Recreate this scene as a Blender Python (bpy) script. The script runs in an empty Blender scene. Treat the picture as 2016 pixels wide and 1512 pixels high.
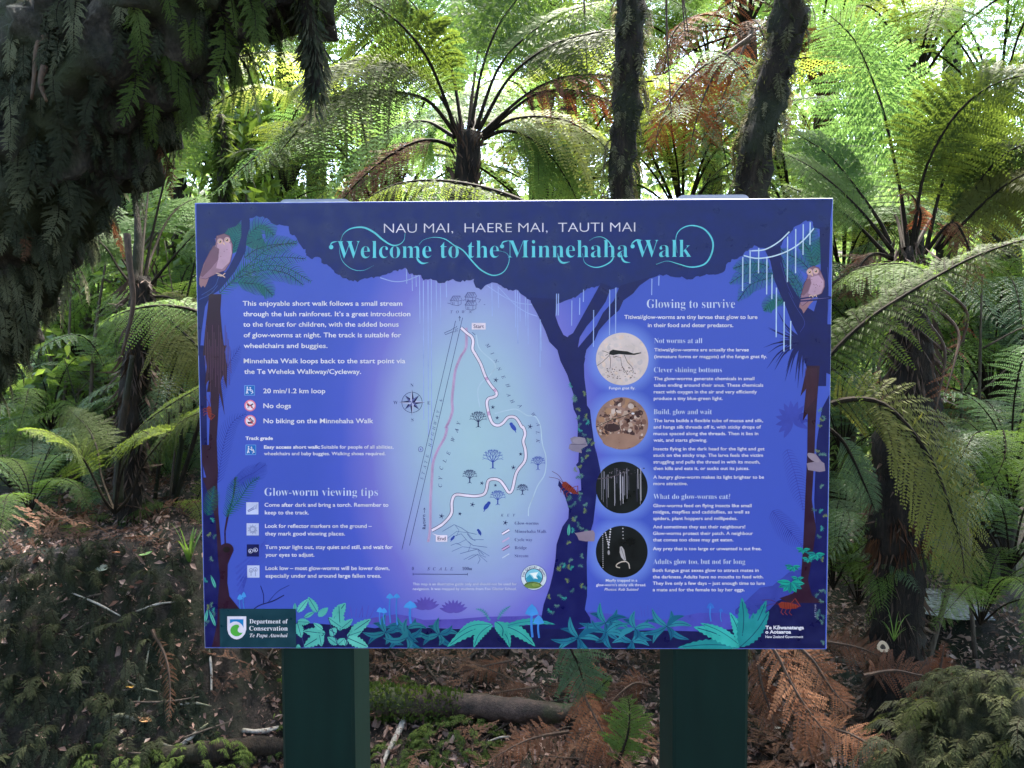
import bpy, math, random
import numpy as np
from mathutils import Vector, Matrix, noise
from mathutils.geometry import tessellate_polygon

SC = bpy.context.scene
COL = SC.collection
R = math.radians
random.seed(7)
rng = np.random.default_rng(7)

# ------------------------------------------------------------------ camera
F_PX, CX, CY = 1500.0, 1008.0, 756.0          # focal length in pixels of the 2016 x 1512 photograph
PITCH = R(2.57)
CAM = np.array([0.0, 0.0, 1.5])
FW = np.array([0, math.cos(PITCH), -math.sin(PITCH)])
UP = np.array([0, math.sin(PITCH), math.cos(PITCH)])
RT = np.array([1.0, 0, 0])
cam_d = bpy.data.cameras.new('camera')
cam = bpy.data.objects.new('camera', cam_d)
COL.objects.link(cam)
cam_d.sensor_width = 36
cam_d.lens = 36 * F_PX / 2016
cam_d.clip_start, cam_d.clip_end = 0.05, 500
cam.location = CAM
cam.rotation_euler = (R(90) - PITCH, 0, 0)
SC.camera = cam

# ------------------------------------------------------------------ sky, sun, exposure
SUN_EL, SUN_AZ = R(62), R(15)                  # azimuth from +Y towards +X: the sun stands behind the ferns
world = bpy.data.worlds.new('World')
SC.world = world
world.use_nodes = True
wt = world.node_tree
bg = wt.nodes['Background']
sky = wt.nodes.new('ShaderNodeTexSky')
sky.sky_type = 'NISHITA'
sky.sun_disc = False
sky.sun_elevation = SUN_EL
sky.sun_rotation = SUN_AZ
sky.air_density, sky.dust_density, sky.ozone_density = 1.0, 2.0, 1.0
wt.links.new(sky.outputs[0], bg.inputs[0])
bg.inputs[1].default_value = 0.15
sun_d = bpy.data.lights.new('sun', 'SUN')
sun = bpy.data.objects.new('sun', sun_d)
COL.objects.link(sun)
sun_d.energy = 5.0
sun_d.angle = R(22)
sun_d.color = (1.0, 0.94, 0.84)
sdir = Vector((math.sin(SUN_AZ) * math.cos(SUN_EL), math.cos(SUN_AZ) * math.cos(SUN_EL), math.sin(SUN_EL)))
sun.rotation_euler = sdir.to_track_quat('Z', 'Y').to_euler()
SC.view_settings.view_transform = 'Standard'
SC.view_settings.look = 'None'
SC.view_settings.gamma = 1
SC.view_settings.exposure = 3.35
SC.cycles.max_bounces = 7
SC.cycles.diffuse_bounces = 4
SC.cycles.transmission_bounces = 5
SC.cycles.transparent_max_bounces = 6
SC.cycles.use_denoising = True
SC.cycles.sample_clamp_indirect = 6

# ------------------------------------------------------------------ helpers
def P(px, py, d):
    """Point in the place seen at photograph pixel (px, py), d metres ahead."""
    return CAM + d * (FW + (px - CX) / F_PX * RT + (CY - py) / F_PX * UP)

def ss(a, b, x):
    t = min(1, max(0, (x - a) / (b - a)))
    return t * t * (3 - 2 * t)

def tag(o, label=None, cat=None, group=None, kind=None):
    for k, v in (('label', label), ('category', cat), ('group', group), ('kind', kind)):
        if v: o[k] = v
    return o

def empty(name, loc=(0, 0, 0)):
    o = bpy.data.objects.new(name, None)
    o.empty_display_size = 0.1
    o.location = loc
    COL.objects.link(o)
    return o

def mesh_np(name, V, groups, mats, smooth=False):
    """groups: list of (faces array n x k, material index)."""
    me = bpy.data.meshes.new(name)
    V = np.asarray(V, dtype=np.float32)
    loops = np.concatenate([np.asarray(f).ravel() for f, m in groups]).astype(np.int32)
    tot = np.concatenate([np.full(len(f), np.asarray(f).shape[1]) for f, m in groups]).astype(np.int32)
    mi = np.concatenate([np.full(len(f), m) for f, m in groups]).astype(np.int32)
    st = np.concatenate([[0], np.cumsum(tot)[:-1]]).astype(np.int32)
    me.vertices.add(len(V)); me.vertices.foreach_set('co', V.ravel())
    me.loops.add(len(loops)); me.loops.foreach_set('vertex_index', loops)
    me.polygons.add(len(tot))
    me.polygons.foreach_set('loop_start', st); me.polygons.foreach_set('loop_total', tot)
    me.polygons.foreach_set('material_index', mi)
    me.polygons.foreach_set('use_smooth', np.full(len(tot), bool(smooth)))
    for m in mats: me.materials.append(m)
    me.update(calc_edges=True)
    return me

class MB:
    """Collects pieces and links them as one mesh object."""
    def __init__(s): s.V, s.G, s.n = [], [], 0
    def add(s, V, F, m=0):
        V = np.asarray(V, dtype=float).reshape(-1, 3)
        if isinstance(F, list) and len(F) and isinstance(F[0], tuple) and isinstance(F[0][0], np.ndarray):
            for f, k in F: s.G.append((f + s.n, k))
        else: s.G.append((np.asarray(F) + s.n, m))
        s.V.append(V); s.n += len(V)
    def mesh(s, name, mats, smooth=False):
        return mesh_np(name, np.concatenate(s.V), s.G, mats, smooth)
    def build(s, name, mats, parent=None, smooth=False, loc=None):
        o = bpy.data.objects.new(name, s.mesh(name, mats, smooth))
        COL.objects.link(o)
        if loc is not None: o.location = loc
        if parent: o.parent = parent
        return o

def link(name, me, parent=None):
    o = bpy.data.objects.new(name, me)
    COL.objects.link(o)
    if parent: o.parent = parent
    return o

def lin(c):
    return tuple(((v / 255 / 12.92) if v / 255 <= 0.04045 else ((v / 255 + 0.055) / 1.055) ** 2.4) for v in c)

def catmull(pts, n):
    p = np.asarray(pts, dtype=float)
    q = np.vstack([2 * p[0] - p[1], p, 2 * p[-1] - p[-2]])
    out = []
    m = len(p) - 1
    for i in range(m):
        k = 14
        t = np.linspace(0, 1, k, endpoint=False)[:, None]
        a, b, c, d = q[i:i + 4]
        out.append(0.5 * (2 * b + (c - a) * t + (2 * a - 5 * b + 4 * c - d) * t ** 2 + (3 * b - a - 3 * c + d) * t ** 3))
    out.append(p[-1:])
    c = np.vstack(out)
    s = np.concatenate([[0], np.cumsum(np.linalg.norm(np.diff(c, axis=0), axis=1))])
    u = np.linspace(0, s[-1], n)
    return np.stack([np.interp(u, s, c[:, k]) for k in range(p.shape[1])], 1)

def nrm(a):
    return a / np.maximum(1e-9, np.linalg.norm(a, axis=-1, keepdims=True))

def tube_geo(pts, radii, seg=10, n=24, amp=0.0, sc=8.0, cap=True, seed=0, fine=0.0):
    C = catmull(pts, n)
    rr = np.interp(np.linspace(0, 1, n), np.linspace(0, 1, len(radii)), radii)
    T = nrm(np.gradient(C, axis=0))
    ref = np.array([0.13, 0.99, 0.05]) if abs(T[0][1]) < 0.8 else np.array([1.0, 0, 0.1])
    A = nrm(np.cross(T, ref)); B = np.cross(T, A)
    th = np.linspace(0, 2 * math.pi, seg, endpoint=False)
    V = np.zeros((n, seg, 3))
    for i in range(n):
        for j in range(seg):
            d = A[i] * math.cos(th[j]) + B[i] * math.sin(th[j])
            r = rr[i]
            p = C[i] + d * r
            if amp:
                r *= 1 + amp * noise.noise(Vector(p * sc) + Vector((seed * 7.1, 0, 0)))
                if fine: r *= 1 + fine * noise.noise(Vector(p * sc * 4) + Vector((seed * 3.3, 5, 0)))
            V[i, j] = C[i] + d * r
    ii, jj = np.meshgrid(np.arange(n - 1), np.arange(seg), indexing='ij')
    F = np.stack([ii * seg + jj, ii * seg + (jj + 1) % seg, (ii + 1) * seg + (jj + 1) % seg, (ii + 1) * seg + jj], -1).reshape(-1, 4)
    V = V.reshape(-1, 3)
    if cap:
        V = np.vstack([V, C[0], C[-1]])
        a, b = n * seg, n * seg + 1
        c0 = [[(j + 1) % seg, j, a] for j in range(seg)]
        c1 = [[(n - 1) * seg + j, (n - 1) * seg + (j + 1) % seg, b] for j in range(seg)]
        return V, [(F, 0), (np.array(c0 + c1), 0)]
    return V, [(F, 0)]

def bev_box(x0, x1, y0, y1, z0, z1, b=0.004):
    """Box with chamfered edges."""
    V, idx = [], {}
    for i, x in enumerate((x0, x1)):
        for j, y in enumerate((y0, y1)):
            for k, z in enumerate((z0, z1)):
                sx, sy, sz = (1 - 2 * i), (1 - 2 * j), (1 - 2 * k)
                for ax in range(3):
                    p = [x + sx * b, y + sy * b, z + sz * b]
                    p[ax] = (x, y, z)[ax]
                    idx[(i, j, k, ax)] = len(V); V.append(p)
    q, t = [], []
    for ax in range(3):
        o = [a for a in range(3) if a != ax]
        for e in (0, 1):
            f = []
            for a, c in ((0, 0), (1, 0), (1, 1), (0, 1)):
                k = [0, 0, 0]; k[ax] = e; k[o[0]] = a; k[o[1]] = c
                f.append(idx[(*k, ax)])
            q.append(f)
    for ax in range(3):
        o = [a for a in range(3) if a != ax]
        for a in (0, 1):
            for c in (0, 1):
                k0 = [0, 0, 0]; k0[o[0]] = a; k0[o[1]] = c
                k1 = list(k0); k1[ax] = 1
                q.append([idx[(*k0, o[0])], idx[(*k1, o[0])], idx[(*k1, o[1])], idx[(*k0, o[1])]])
    for i in (0, 1):
        for j in (0, 1):
            for k in (0, 1):
                t.append([idx[(i, j, k, a)] for a in range(3)])
    return V, [(np.array(q), 0), (np.array(t), 0)]

# ------------------------------------------------------------------ materials
def new_mat(name):
    m = bpy.data.materials.new(name)
    m.use_nodes = True
    return m, m.node_tree.nodes, m.node_tree.links, m.node_tree.nodes['Principled BSDF']

def plain(name, c, rough=0.5, spec=0.5):
    m, N, L, b = new_mat(name)
    b.inputs['Base Color'].default_value = (*c, 1)
    b.inputs['Roughness'].default_value = rough
    b.inputs['Specular IOR Level'].default_value = spec
    return m

def ramp_node(N, stops):
    r = N.new('ShaderNodeValToRGB')
    e = r.color_ramp.elements
    e[0].position, e[0].color = stops[0][0], (*stops[0][1], 1)
    e[1].position, e[1].color = stops[-1][0], (*stops[-1][1], 1)
    for p, c in stops[1:-1]:
        k = e.new(p); k.color = (*c, 1)
    return r

def leaf_mat(name, c1, c2, trans=0.45, tcol=None, rough=0.42, spec=0.4, island=False, c3=None, scale=1.6):
    """Thin leaf: diffuse and gloss on the lit side, light let through to the other."""
    m, N, L, b = new_mat(name)
    if island:
        g = N.new('ShaderNodeNewGeometry'); rnd = g.outputs['Random Per Island']
    else:
        g = N.new('ShaderNodeObjectInfo'); rnd = g.outputs['Random']
    tc = N.new('ShaderNodeTexCoord')
    nz = N.new('ShaderNodeTexNoise'); nz.inputs['Scale'].default_value = scale; nz.inputs['Detail'].default_value = 3
    gp = N.new('ShaderNodeNewGeometry')
    L.new(gp.outputs['Position'], nz.inputs['Vector'])
    mx = N.new('ShaderNodeMath'); mx.operation = 'MULTIPLY_ADD'
    L.new(rnd, mx.inputs[0]); mx.inputs[1].default_value = 0.6
    ad = N.new('ShaderNodeMath'); ad.operation = 'MULTIPLY_ADD'
    L.new(nz.outputs['Fac'], ad.inputs[0]); ad.inputs[1].default_value = 1.6; ad.inputs[2].default_value = -0.6
    L.new(ad.outputs[0], mx.inputs[2])
    st = [(0.0, c1), (0.75, c2)] if c3 is None else [(0.0, c1), (0.6, c2), (1.0, c3)]
    cr = ramp_node(N, st)
    L.new(mx.outputs[0], cr.inputs[0])
    L.new(cr.outputs[0], b.inputs['Base Color'])
    b.inputs['Roughness'].default_value = rough
    b.inputs['Specular IOR Level'].default_value = spec
    t = N.new('ShaderNodeBsdfTranslucent')
    if tcol is None:
        hs = N.new('ShaderNodeHueSaturation')
        hs.inputs['Hue'].default_value = 0.49; hs.inputs['Saturation'].default_value = 1.1; hs.inputs['Value'].default_value = 2.4
        L.new(cr.outputs[0], hs.inputs['Color']); L.new(hs.outputs[0], t.inputs['Color'])
    else: t.inputs['Color'].default_value = (*tcol, 1)
    ms = N.new('ShaderNodeMixShader'); ms.inputs[0].default_value = trans
    L.new(b.outputs[0], ms.inputs[1]); L.new(t.outputs[0], ms.inputs[2])
    L.new(ms.outputs[0], N['Material Output'].inputs['Surface'])
    return m

def bark_mat(name, c1, c2, c3, sc=18, moss=None, rough=0.85, stretch=0.25, bump=0.5, spec=0.25):
    m, N, L, b = new_mat(name)
    tc = N.new('ShaderNodeTexCoord'); mp = N.new('ShaderNodeMapping')
    mp.inputs['Scale'].default_value = (1, 1, stretch)
    L.new(tc.outputs['Object'], mp.inputs['Vector'])
    nz = N.new('ShaderNodeTexNoise'); nz.inputs['Scale'].default_value = sc; nz.inputs['Detail'].default_value = 8; nz.inputs['Roughness'].default_value = 0.7
    L.new(mp.outputs[0], nz.inputs['Vector'])
    cr = ramp_node(N, [(0.3, c1), (0.5, c2), (0.72, c3)])
    cm = N.new('ShaderNodeTexNoise'); cm.inputs['Scale'].default_value = sc * 6; cm.inputs['Detail'].default_value = 4; L.new(mp.outputs[0], cm.inputs['Vector'])
    c2_ = N.new('ShaderNodeMath'); c2_.operation = 'MULTIPLY_ADD'; L.new(cm.outputs['Fac'], c2_.inputs[0]); c2_.inputs[1].default_value = .5; c2_.inputs[2].default_value = -.25
    c3_ = N.new('ShaderNodeMath'); c3_.operation = 'ADD'; L.new(c2_.outputs[0], c3_.inputs[0]); L.new(nz.outputs['Fac'], c3_.inputs[1])
    L.new(c3_.outputs[0], cr.inputs[0])
    src = cr.outputs[0]
    if moss:
        n2 = N.new('ShaderNodeTexNoise'); n2.inputs['Scale'].default_value = 5; n2.inputs['Detail'].default_value = 5
        L.new(tc.outputs['Object'], n2.inputs['Vector'])
        r2 = ramp_node(N, [(0.46, (0, 0, 0)), (0.58, (1, 1, 1))])
        L.new(n2.outputs['Fac'], r2.inputs[0])
        mi = N.new('ShaderNodeMix'); mi.data_type = 'RGBA'
        L.new(r2.outputs[0], mi.inputs[0]); L.new(src, mi.inputs[6]); mi.inputs[7].default_value = (*moss, 1)
        src = mi.outputs[2]
    L.new(src, b.inputs['Base Color'])
    b.inputs['Roughness'].default_value = rough
    b.inputs['Specular IOR Level'].default_value = spec
    bp = N.new('ShaderNodeBump'); bp.inputs['Strength'].default_value = bump; bp.inputs['Distance'].default_value = 0.02
    nf = N.new('ShaderNodeTexNoise'); nf.inputs['Scale'].default_value = sc * 4.5; nf.inputs['Detail'].default_value = 6; nf.inputs['Roughness'].default_value = .75
    L.new(mp.outputs[0], nf.inputs['Vector'])
    sm = N.new('ShaderNodeMath'); sm.operation = 'MULTIPLY_ADD'; L.new(nf.outputs['Fac'], sm.inputs[0]); sm.inputs[1].default_value = .55; L.new(nz.outputs['Fac'], sm.inputs[2])
    L.new(sm.outputs[0], bp.inputs['Height']); L.new(bp.outputs[0], b.inputs['Normal'])
    return m

# ------------------------------------------------------------------ the information sign
PW, PH = 1.178, 0.841
_c = lambda r: nrm(r[0] * RT + r[1] * UP + r[2] * FW)
E1 = _c((0.99986, 0.003706, -0.01612))
E2 = _c((-0.001024, 0.99899, -0.04489)); E2 = nrm(E2 - E1 * (E1 @ E2))
EN = np.cross(E1, E2)                           # towards the viewer
PC = CAM + (0.001355 * RT - 0.08205 * UP + 1.4348 * FW) * 0.9925
PHGT = PC[2] / E2[2]
sign = empty('information_sign', PC - E2 * PHGT)
sign.rotation_euler = Matrix((E1, -EN, E2)).transposed().to_euler()
tag(sign, 'wide blue and purple illustrated walk information board on two dark green posts', 'sign')

TINT = np.array([0.49, 0.63, 0.79]) * 1.56
def ink(*c):
    return tuple(np.clip((np.array(lin(c)) - np.array((.016, .020, .019))) * 0.80 / TINT, 0.003, 0.86))

def S(px, py):
    px = np.asarray(px, float); py = np.asarray(py, float)
    d = FW + ((px - CX) / F_PX)[..., None] * RT + ((CY - py) / F_PX)[..., None] * UP
    k = ((PC - CAM) @ EN) / (d @ EN)
    X = CAM + k[..., None] * d - PC
    return X @ E1, X @ E2 + PHGT

ZR = {1: (380, 380, 4.724), 2: (620, 380, 3.36), 3: (1120, 380, 3.733), 4: (380, 680, 4.8), 5: (380, 940, 4.319), 6: (760, 560, 5.04),
      7: (760, 840, 4.319), 8: (1080, 640, 5.814), 9: (1080, 880, 4.2), 10: (1270, 580, 4.723), 11: (1270, 860, 4.723), 12: (1440, 400, 4.445),
      13: (1440, 720, 2.655), 14: (570, 1150, 3.804), 15: (1050, 1150, 3.804), 16: (380, 1180, 8.4), 0: (0, 0, 1)}
def Z(k, s):
    x, y, f = ZR[k]
    return [(x + float(a.split(',')[0]) / f, y + float(a.split(',')[1]) / f) for a in s.split()]

art_parts = {}
art_mats = {}
_cnt = [0]
def inkmat(c):
    if c not in art_mats:
        a = ink(*c)
        m, N, L, b = new_mat('print_%02x%02x%02x' % c)
        n = N.new('ShaderNodeTexNoise'); n.inputs['Scale'].default_value = 34; n.inputs['Detail'].default_value = 5
        t = N.new('ShaderNodeTexCoord'); L.new(t.outputs['Object'], n.inputs['Vector'])
        r = ramp_node(N, [(0.3, tuple(x * .86 for x in a)), (0.7, tuple(min(.9, x * 1.12 + .002) for x in a))])
        L.new(n.outputs[0], r.inputs[0]); L.new(r.outputs[0], b.inputs['Base Color'])
        q = N.new('ShaderNodeMapRange'); L.new(n.outputs[0], q.inputs[0]); q.inputs[1].default_value = .3; q.inputs[2].default_value = .7; q.inputs[3].default_value = .24; q.inputs[4].default_value = .46
        L.new(q.outputs[0], b.inputs['Roughness'])
        b.inputs['Specular IOR Level'].default_value = 0.25
        art_mats[c] = m
    return art_mats[c]

LAYER = [1]
def lay(n): LAYER[0] = n
def put(part, px, faces, c):
    """Adds printed shapes (pixel outline on the board) to a part of the artwork."""
    px = np.asarray(px, float)
    if part not in art_parts: art_parts[part] = (MB(), [])
    mb, ms = art_parts[part]
    m = inkmat(c)
    if m not in ms: ms.append(m)
    _cnt[0] = (_cnt[0] + 1) % 40
    u, v = S(px[:, 0], px[:, 1])
    u = np.clip(u, -PW / 2 + .0007, PW / 2 - .0007); v = np.clip(v, PHGT - PH / 2 + .0007, PHGT + PH / 2 - .0007)
    y = np.full(len(u), -(LAYER[0] * 5.0e-5 + _cnt[0] * 1.2e-6))
    mb.add(np.stack([u, y, v], 1), np.asarray(faces), ms.index(m))

def poly(part, pts, c):
    t = tessellate_polygon([[Vector((x, y, 0)) for x, y in pts]])
    put(part, pts, np.array(t), c)

def ragged(pts, amp=3.0, step=4.0, seed=0):
    """Breaks an outline into small leafy bumps."""
    rn = random.Random(seed); out = []
    for (x0, y0), (x1, y1) in zip(pts[:-1], pts[1:]):
        n = max(1, int(math.hypot(x1 - x0, y1 - y0) / step))
        for i in range(n):
            t = i / n
            out.append((x0 + (x1 - x0) * t + rn.uniform(-1, 1) * amp * 0.6, y0 + (y1 - y0) * t + rn.uniform(-1, 1) * amp))
    out.append(pts[-1])
    return out

def line(part, pts, w, c, smooth=True, taper=None):
    p = catmull(pts, max(3, int(len(pts) * 5))) if smooth and len(pts) > 2 else np.asarray(pts, float)
    t = nrm(np.gradient(p, axis=0)); n = np.stack([-t[:, 1], t[:, 0]], 1)
    s = np.linspace(0, 1, len(p))
    if taper is None: hw = np.full(len(p), w / 2)
    elif taper == 'both': hw = w / 2 * np.sin(np.pi * np.clip(s, .06, .94))
    else: hw = w / 2 * (1 - s * taper)
    a, b = p + n * hw[:, None], p - n * hw[:, None]
    k = np.arange(len(p) - 1); m = len(p)
    put(part, np.vstack([a, b]), np.stack([k, k + 1, m + k + 1, m + k], 1), c)

def ell(part, cx, cy, rx, ry, c, rot=0, n=28):
    a = np.linspace(0, 2 * math.pi, n, endpoint=False); cr, sr = math.cos(rot), math.sin(rot)
    x, y = rx * np.cos(a), ry * np.sin(a)
    put(part, np.stack([cx + x * cr - y * sr, cy + x * sr + y * cr], 1), np.array([[0, i, i + 1] for i in range(1, n - 1)]), c)

def leaf(part, base, tip, w, c, rib=None, teeth=0, bend=0.0):
    b, t = np.array(base, float), np.array(tip, float); d = t - b; L = np.linalg.norm(d); d /= L; n = np.array([-d[1], d[0]])
    k = max(8, teeth * 2); ss_ = np.linspace(0, 1, k + 1)
    up, dn = [], []
    for i, s in enumerate(ss_):
        h = w / 2 * math.sin(math.pi * s ** 0.8) ** 0.8
        if teeth and 0 < i < k: h *= (1.14 if i % 2 else 0.86)
        q = b + d * L * s + n * bend * math.sin(math.pi * s)
        up.append(q + n * h); dn.append(q - n * h)
    poly(part, [tuple(x) for x in up + dn[::-1][1:-1]], c)
    if rib: line(part, [tuple(b + d * L * s + n * bend * math.sin(math.pi * s)) for s in (0, .3, .6, .92)], max(0.8, w * .07), rib)

def fern(part, pts, L, n, c, c2=None, w=1.1, rib=None, fwd=0.7):
    """Feathery drawn frond: leaflets as strokes on both sides of its stem."""
    p = catmull(pts, n); t = nrm(np.gradient(p, axis=0)); nn = np.stack([-t[:, 1], t[:, 0]], 1)
    for i in range(n):
        s = i / (n - 1); l = L * (0.35 + 0.65 * math.sin(math.pi * min(1, s * .85 + .15))) * (1 if s < .75 else (1.25 - s) * 2)
        for sd in (1, -1):
            e = p[i] + nn[i] * sd * l + t[i] * l * fwd
            mid = (p[i] + e) / 2 + nn[i] * sd * l * .1
            line(part, [tuple(p[i]), tuple(mid), tuple(e + np.array([0, l * .12]))], w * 1.6, (c if (i + (sd > 0)) % 3 else (c2 or c)), taper=.7)
    line(part, pts, w * 1.2, rib or c2 or c)

def mstr(s, base):
    r = ''
    for ch in s:
        if 'A' <= ch <= 'Z': r += chr(base + ord(ch) - 65)
        elif 'a' <= ch <= 'z': r += '\u210e' if (base == 0x1D434 and ch == 'h') else chr(base + 26 + ord(ch) - 97)
        elif '0' <= ch <= '9' and base == 0x1D400: r += chr(0x1D7CE + ord(ch) - 48)
        else: r += ch
    return r
STY = {'sans': (None, 0.012, 0), 'light': (None, -0.013, 0), 'bold': (None, 0.03, 0), 'heavy': (None, 0.035, 0), 'obl': (None, 0.006, .22),
       'serif': (0x1D400, -0.012, 0), 'sbold': (0x1D400, 0, 0), 'ital': (0x1D434, 0.0, 0), 'bital': (0x1D468, 0, 0), 'title': (0x1D400, -0.0125, 0)}
def glyphs(s, sty):
    base, off, shear = STY[sty]
    c = bpy.data.curves.new('lettering', 'FONT')
    c.body = s if base is None else mstr(s, base)
    c.offset = off; c.resolution_u = 3; c.shear = shear
    o = bpy.data.objects.new('lettering', c)
    me = o.to_mesh()
    V = np.array([v.co[:2] for v in me.vertices]); F = [tuple(p.vertices) for p in me.polygons]
    o.to_mesh_clear(); bpy.data.objects.remove(o); bpy.data.curves.remove(c)
    return V, F
_caps = {}
def TX(part, s, x0, x1, y, cap, sty='sans', c=(222, 226, 248), y1=None):
    V, F = glyphs(s, sty)
    if sty not in _caps:
        h = glyphs('H', sty)[0]; _caps[sty] = h[:, 1].max() - h[:, 1].min()
    k = (V[:, 0] - V[:, 0].min()) / (V[:, 0].max() - V[:, 0].min())
    yb = y + ((y1 if y1 is not None else y) - y) * k
    px = np.stack([x0 + (x1 - x0) * k, yb - V[:, 1] * cap / _caps[sty]], 1)
    for n in (3, 4):
        f = [q for q in F if len(q) == n]
        if f: put(part, px, np.array(f), c)
    for q in F:
        if len(q) > 4: poly(part, [tuple(px[i]) for i in q], c)
def CH(part, ch, x, y, cap, rot, sty='ital', c=(52, 60, 120)):
    """One letter centred on (x, y), turned by rot degrees."""
    V, F = glyphs(ch, sty)
    h = glyphs('H', sty)[0]; k = cap / (h[:, 1].max() - h[:, 1].min())
    q = (V - (V.min(0) + V.max(0)) / 2) * k; a = R(rot)
    px = np.stack([x + q[:, 0] * math.cos(a) + q[:, 1] * math.sin(a), y + q[:, 0] * math.sin(a) - q[:, 1] * math.cos(a)], 1)
    for n in (3, 4):
        f = [t for t in F if len(t) == n]
        if f: put(part, px, np.array(f), c)

# board
m_panel, N_, L_, b_ = new_mat('printed_board')
tc = N_.new('ShaderNodeTexCoord')
sep = N_.new('ShaderNodeSeparateXYZ'); L_.new(tc.outputs['Object'], sep.inputs[0])
cu, cv = S(935, 870); su = S(1135, 870)[0] - cu; sv = cv - S(935, 1215)[1]
def _mth(op, a, b=None, c=None):
    n = N_.new('ShaderNodeMath'); n.operation = op
    for i, v in enumerate((a, b, c)):
        if v is None: continue
        if hasattr(v, 'is_output'): L_.new(v, n.inputs[i])
        else: n.inputs[i].default_value = float(v)
    return n.outputs[0]
def _ell(cu, cv, su, sv):
    dx = _mth('DIVIDE', _mth('SUBTRACT', sep.outputs[0], cu), su); dz = _mth('DIVIDE', _mth('SUBTRACT', sep.outputs[2], cv), sv)
    return _mth('SQRT', _mth('ADD', _mth('MULTIPLY', dx, dx), _mth('MULTIPLY', dz, dz)))
d0 = _ell(cu, cv, su, sv)
n0 = N_.new('ShaderNodeTexNoise'); n0.inputs['Scale'].default_value = 6; L_.new(tc.outputs['Object'], n0.inputs['Vector'])
d0 = _mth('ADD', d0, _mth('MULTIPLY_ADD', n0.outputs[0], 0.16, -0.08))
cr = ramp_node(N_, [(0.0, ink(165, 200, 222)), (0.30, ink(160, 190, 221)), (0.50, ink(145, 160, 222)), (0.64, ink(118, 120, 214)), (0.82, ink(80, 98, 206)), (1.0, ink(73, 94, 198))])
L_.new(_mth('MULTIPLY', d0, 0.62), cr.inputs[0])
src = cr.outputs[0]
glow = None
for (x, y) in ((1225, 706.7), (1224.5, 833.5), (1224, 959.8), (1224, 1086)):
    a, b = S(x, y); r = S(x + 66, y)[0] - a
    g = N_.new('ShaderNodeMapRange'); L_.new(_ell(a, b, r, r), g.inputs[0])
    g.inputs[1].default_value = 0.76; g.inputs[2].default_value = 1.15; g.inputs[3].default_value = 0.75; g.inputs[4].default_value = 0
    glow = g.outputs[0] if glow is None else _mth('MAXIMUM', glow, g.outputs[0])
mi = N_.new('ShaderNodeMix'); mi.data_type = 'RGBA'
L_.new(glow, mi.inputs[0]); L_.new(src, mi.inputs[6]); mi.inputs[7].default_value = (*ink(120, 150, 235), 1)
L_.new(mi.outputs[2], b_.inputs['Base Color'])
b_.inputs['Roughness'].default_value = 0.32; b_.inputs['Specular IOR Level'].default_value = 0.25
m_alu = plain('board_edge', (0.34, 0.35, 0.40), 0.45)
mb = MB()
V, F = bev_box(-PW / 2, PW / 2, 0, 0.006, PHGT - PH / 2, PHGT + PH / 2, 0.0008)
mb.add(V, F)
panel = mb.build('panel', [m_panel, m_alu], sign)
for p_ in panel.data.polygons:
    if p_.normal.y > -0.9: p_.material_index = 1

# posts
def post_mat():
    m, N, L, b = new_mat('post_paint')
    tc = N.new('ShaderNodeTexCoord'); nz = N.new('ShaderNodeTexNoise'); nz.inputs['Scale'].default_value = 30; nz.inputs['Detail'].default_value = 6
    mp = N.new('ShaderNodeMapping'); mp.inputs['Scale'].default_value = (1, 1, .15); L.new(tc.outputs['Object'], mp.inputs[0]); L.new(mp.outputs[0], nz.inputs['Vector'])
    cr = ramp_node(N, [(0.3, (0.001, 0.0090, 0.0070)), (0.7, (0.0016, 0.0125, 0.0095))]); L.new(nz.outputs[0], cr.inputs[0]); L.new(cr.outputs[0], b.inputs['Base Color'])
    b.inputs['Roughness'].default_value = 0.55; b.inputs['Specular IOR Level'].default_value = 0.15
    bp = N.new('ShaderNodeBump'); bp.inputs['Strength'].default_value = .12; L.new(nz.outputs[0], bp.inputs['Height']); L.new(bp.outputs[0], b.inputs['Normal'])
    return m
m_post = post_mat()
m_cap = plain('post_cap', (0.20, 0.20, 0.25), 0.4)
for xa, xb, ta, tb, ty in ((552, 695.5, 547, 686, 394.0), (1327, 1476, 1336, 1478, 385.5)):
    x0, x1 = S(xa, 1420)[0], S(xb, 1420)[0]
    mb = MB(); V, F = bev_box(x0, x1, 0.008, 0.158, -0.4, PHGT + PH / 2 - 0.004, 0.006); mb.add(V, F)
    post = mb.build('post', [m_post], sign)
    mb = MB()
    top = S(ta + 70, ty)[1] + 0.004
    # cap plate with rounded upper corners, standing proud behind the board's top edge
    c0, c1 = S(ta, ty)[0], S(tb, ty)[0]
    pts = []
    for i in range(7):
        a = math.pi / 2 * i / 6
        pts.append((c1 - 0.012 + 0.012 * math.cos(a) , top - 0.009 + 0.009 * math.sin(a)))
    for i in range(7):
        a = math.pi / 2 + math.pi / 2 * i / 6
        pts.append((c0 + 0.012 + 0.012 * math.cos(a), top - 0.009 + 0.009 * math.sin(a)))
    pts += [(c0 - .004, PHGT + PH / 2 - 0.003), (c1 + .004, PHGT + PH / 2 - 0.003)]
    n = len(pts)
    V = [(x, y, z) for y in (0.010, 0.165) for x, z in pts]
    tri = np.array(tessellate_polygon([[Vector((x, z, 0)) for x, z in pts]]))
    q = np.array([[i, (i + 1) % n, n + (i + 1) % n, n + i] for i in range(n)])
    mb.add(V, [(tri, 0), (tri[:, ::-1] + n, 0), (q, 0)])
    mb.build('cap', [m_cap], post)

NAVY, TRK, DKT = (40, 50, 108), (34, 40, 97), (34, 35, 86)
BLUE, WHT, HED, TEAL = (92, 104, 212), (222, 226, 248), (196, 212, 248), (98, 202, 226)
BRN, DFERN, MFERN = (56, 38, 58), (30, 74, 98), (44, 108, 112)

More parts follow.
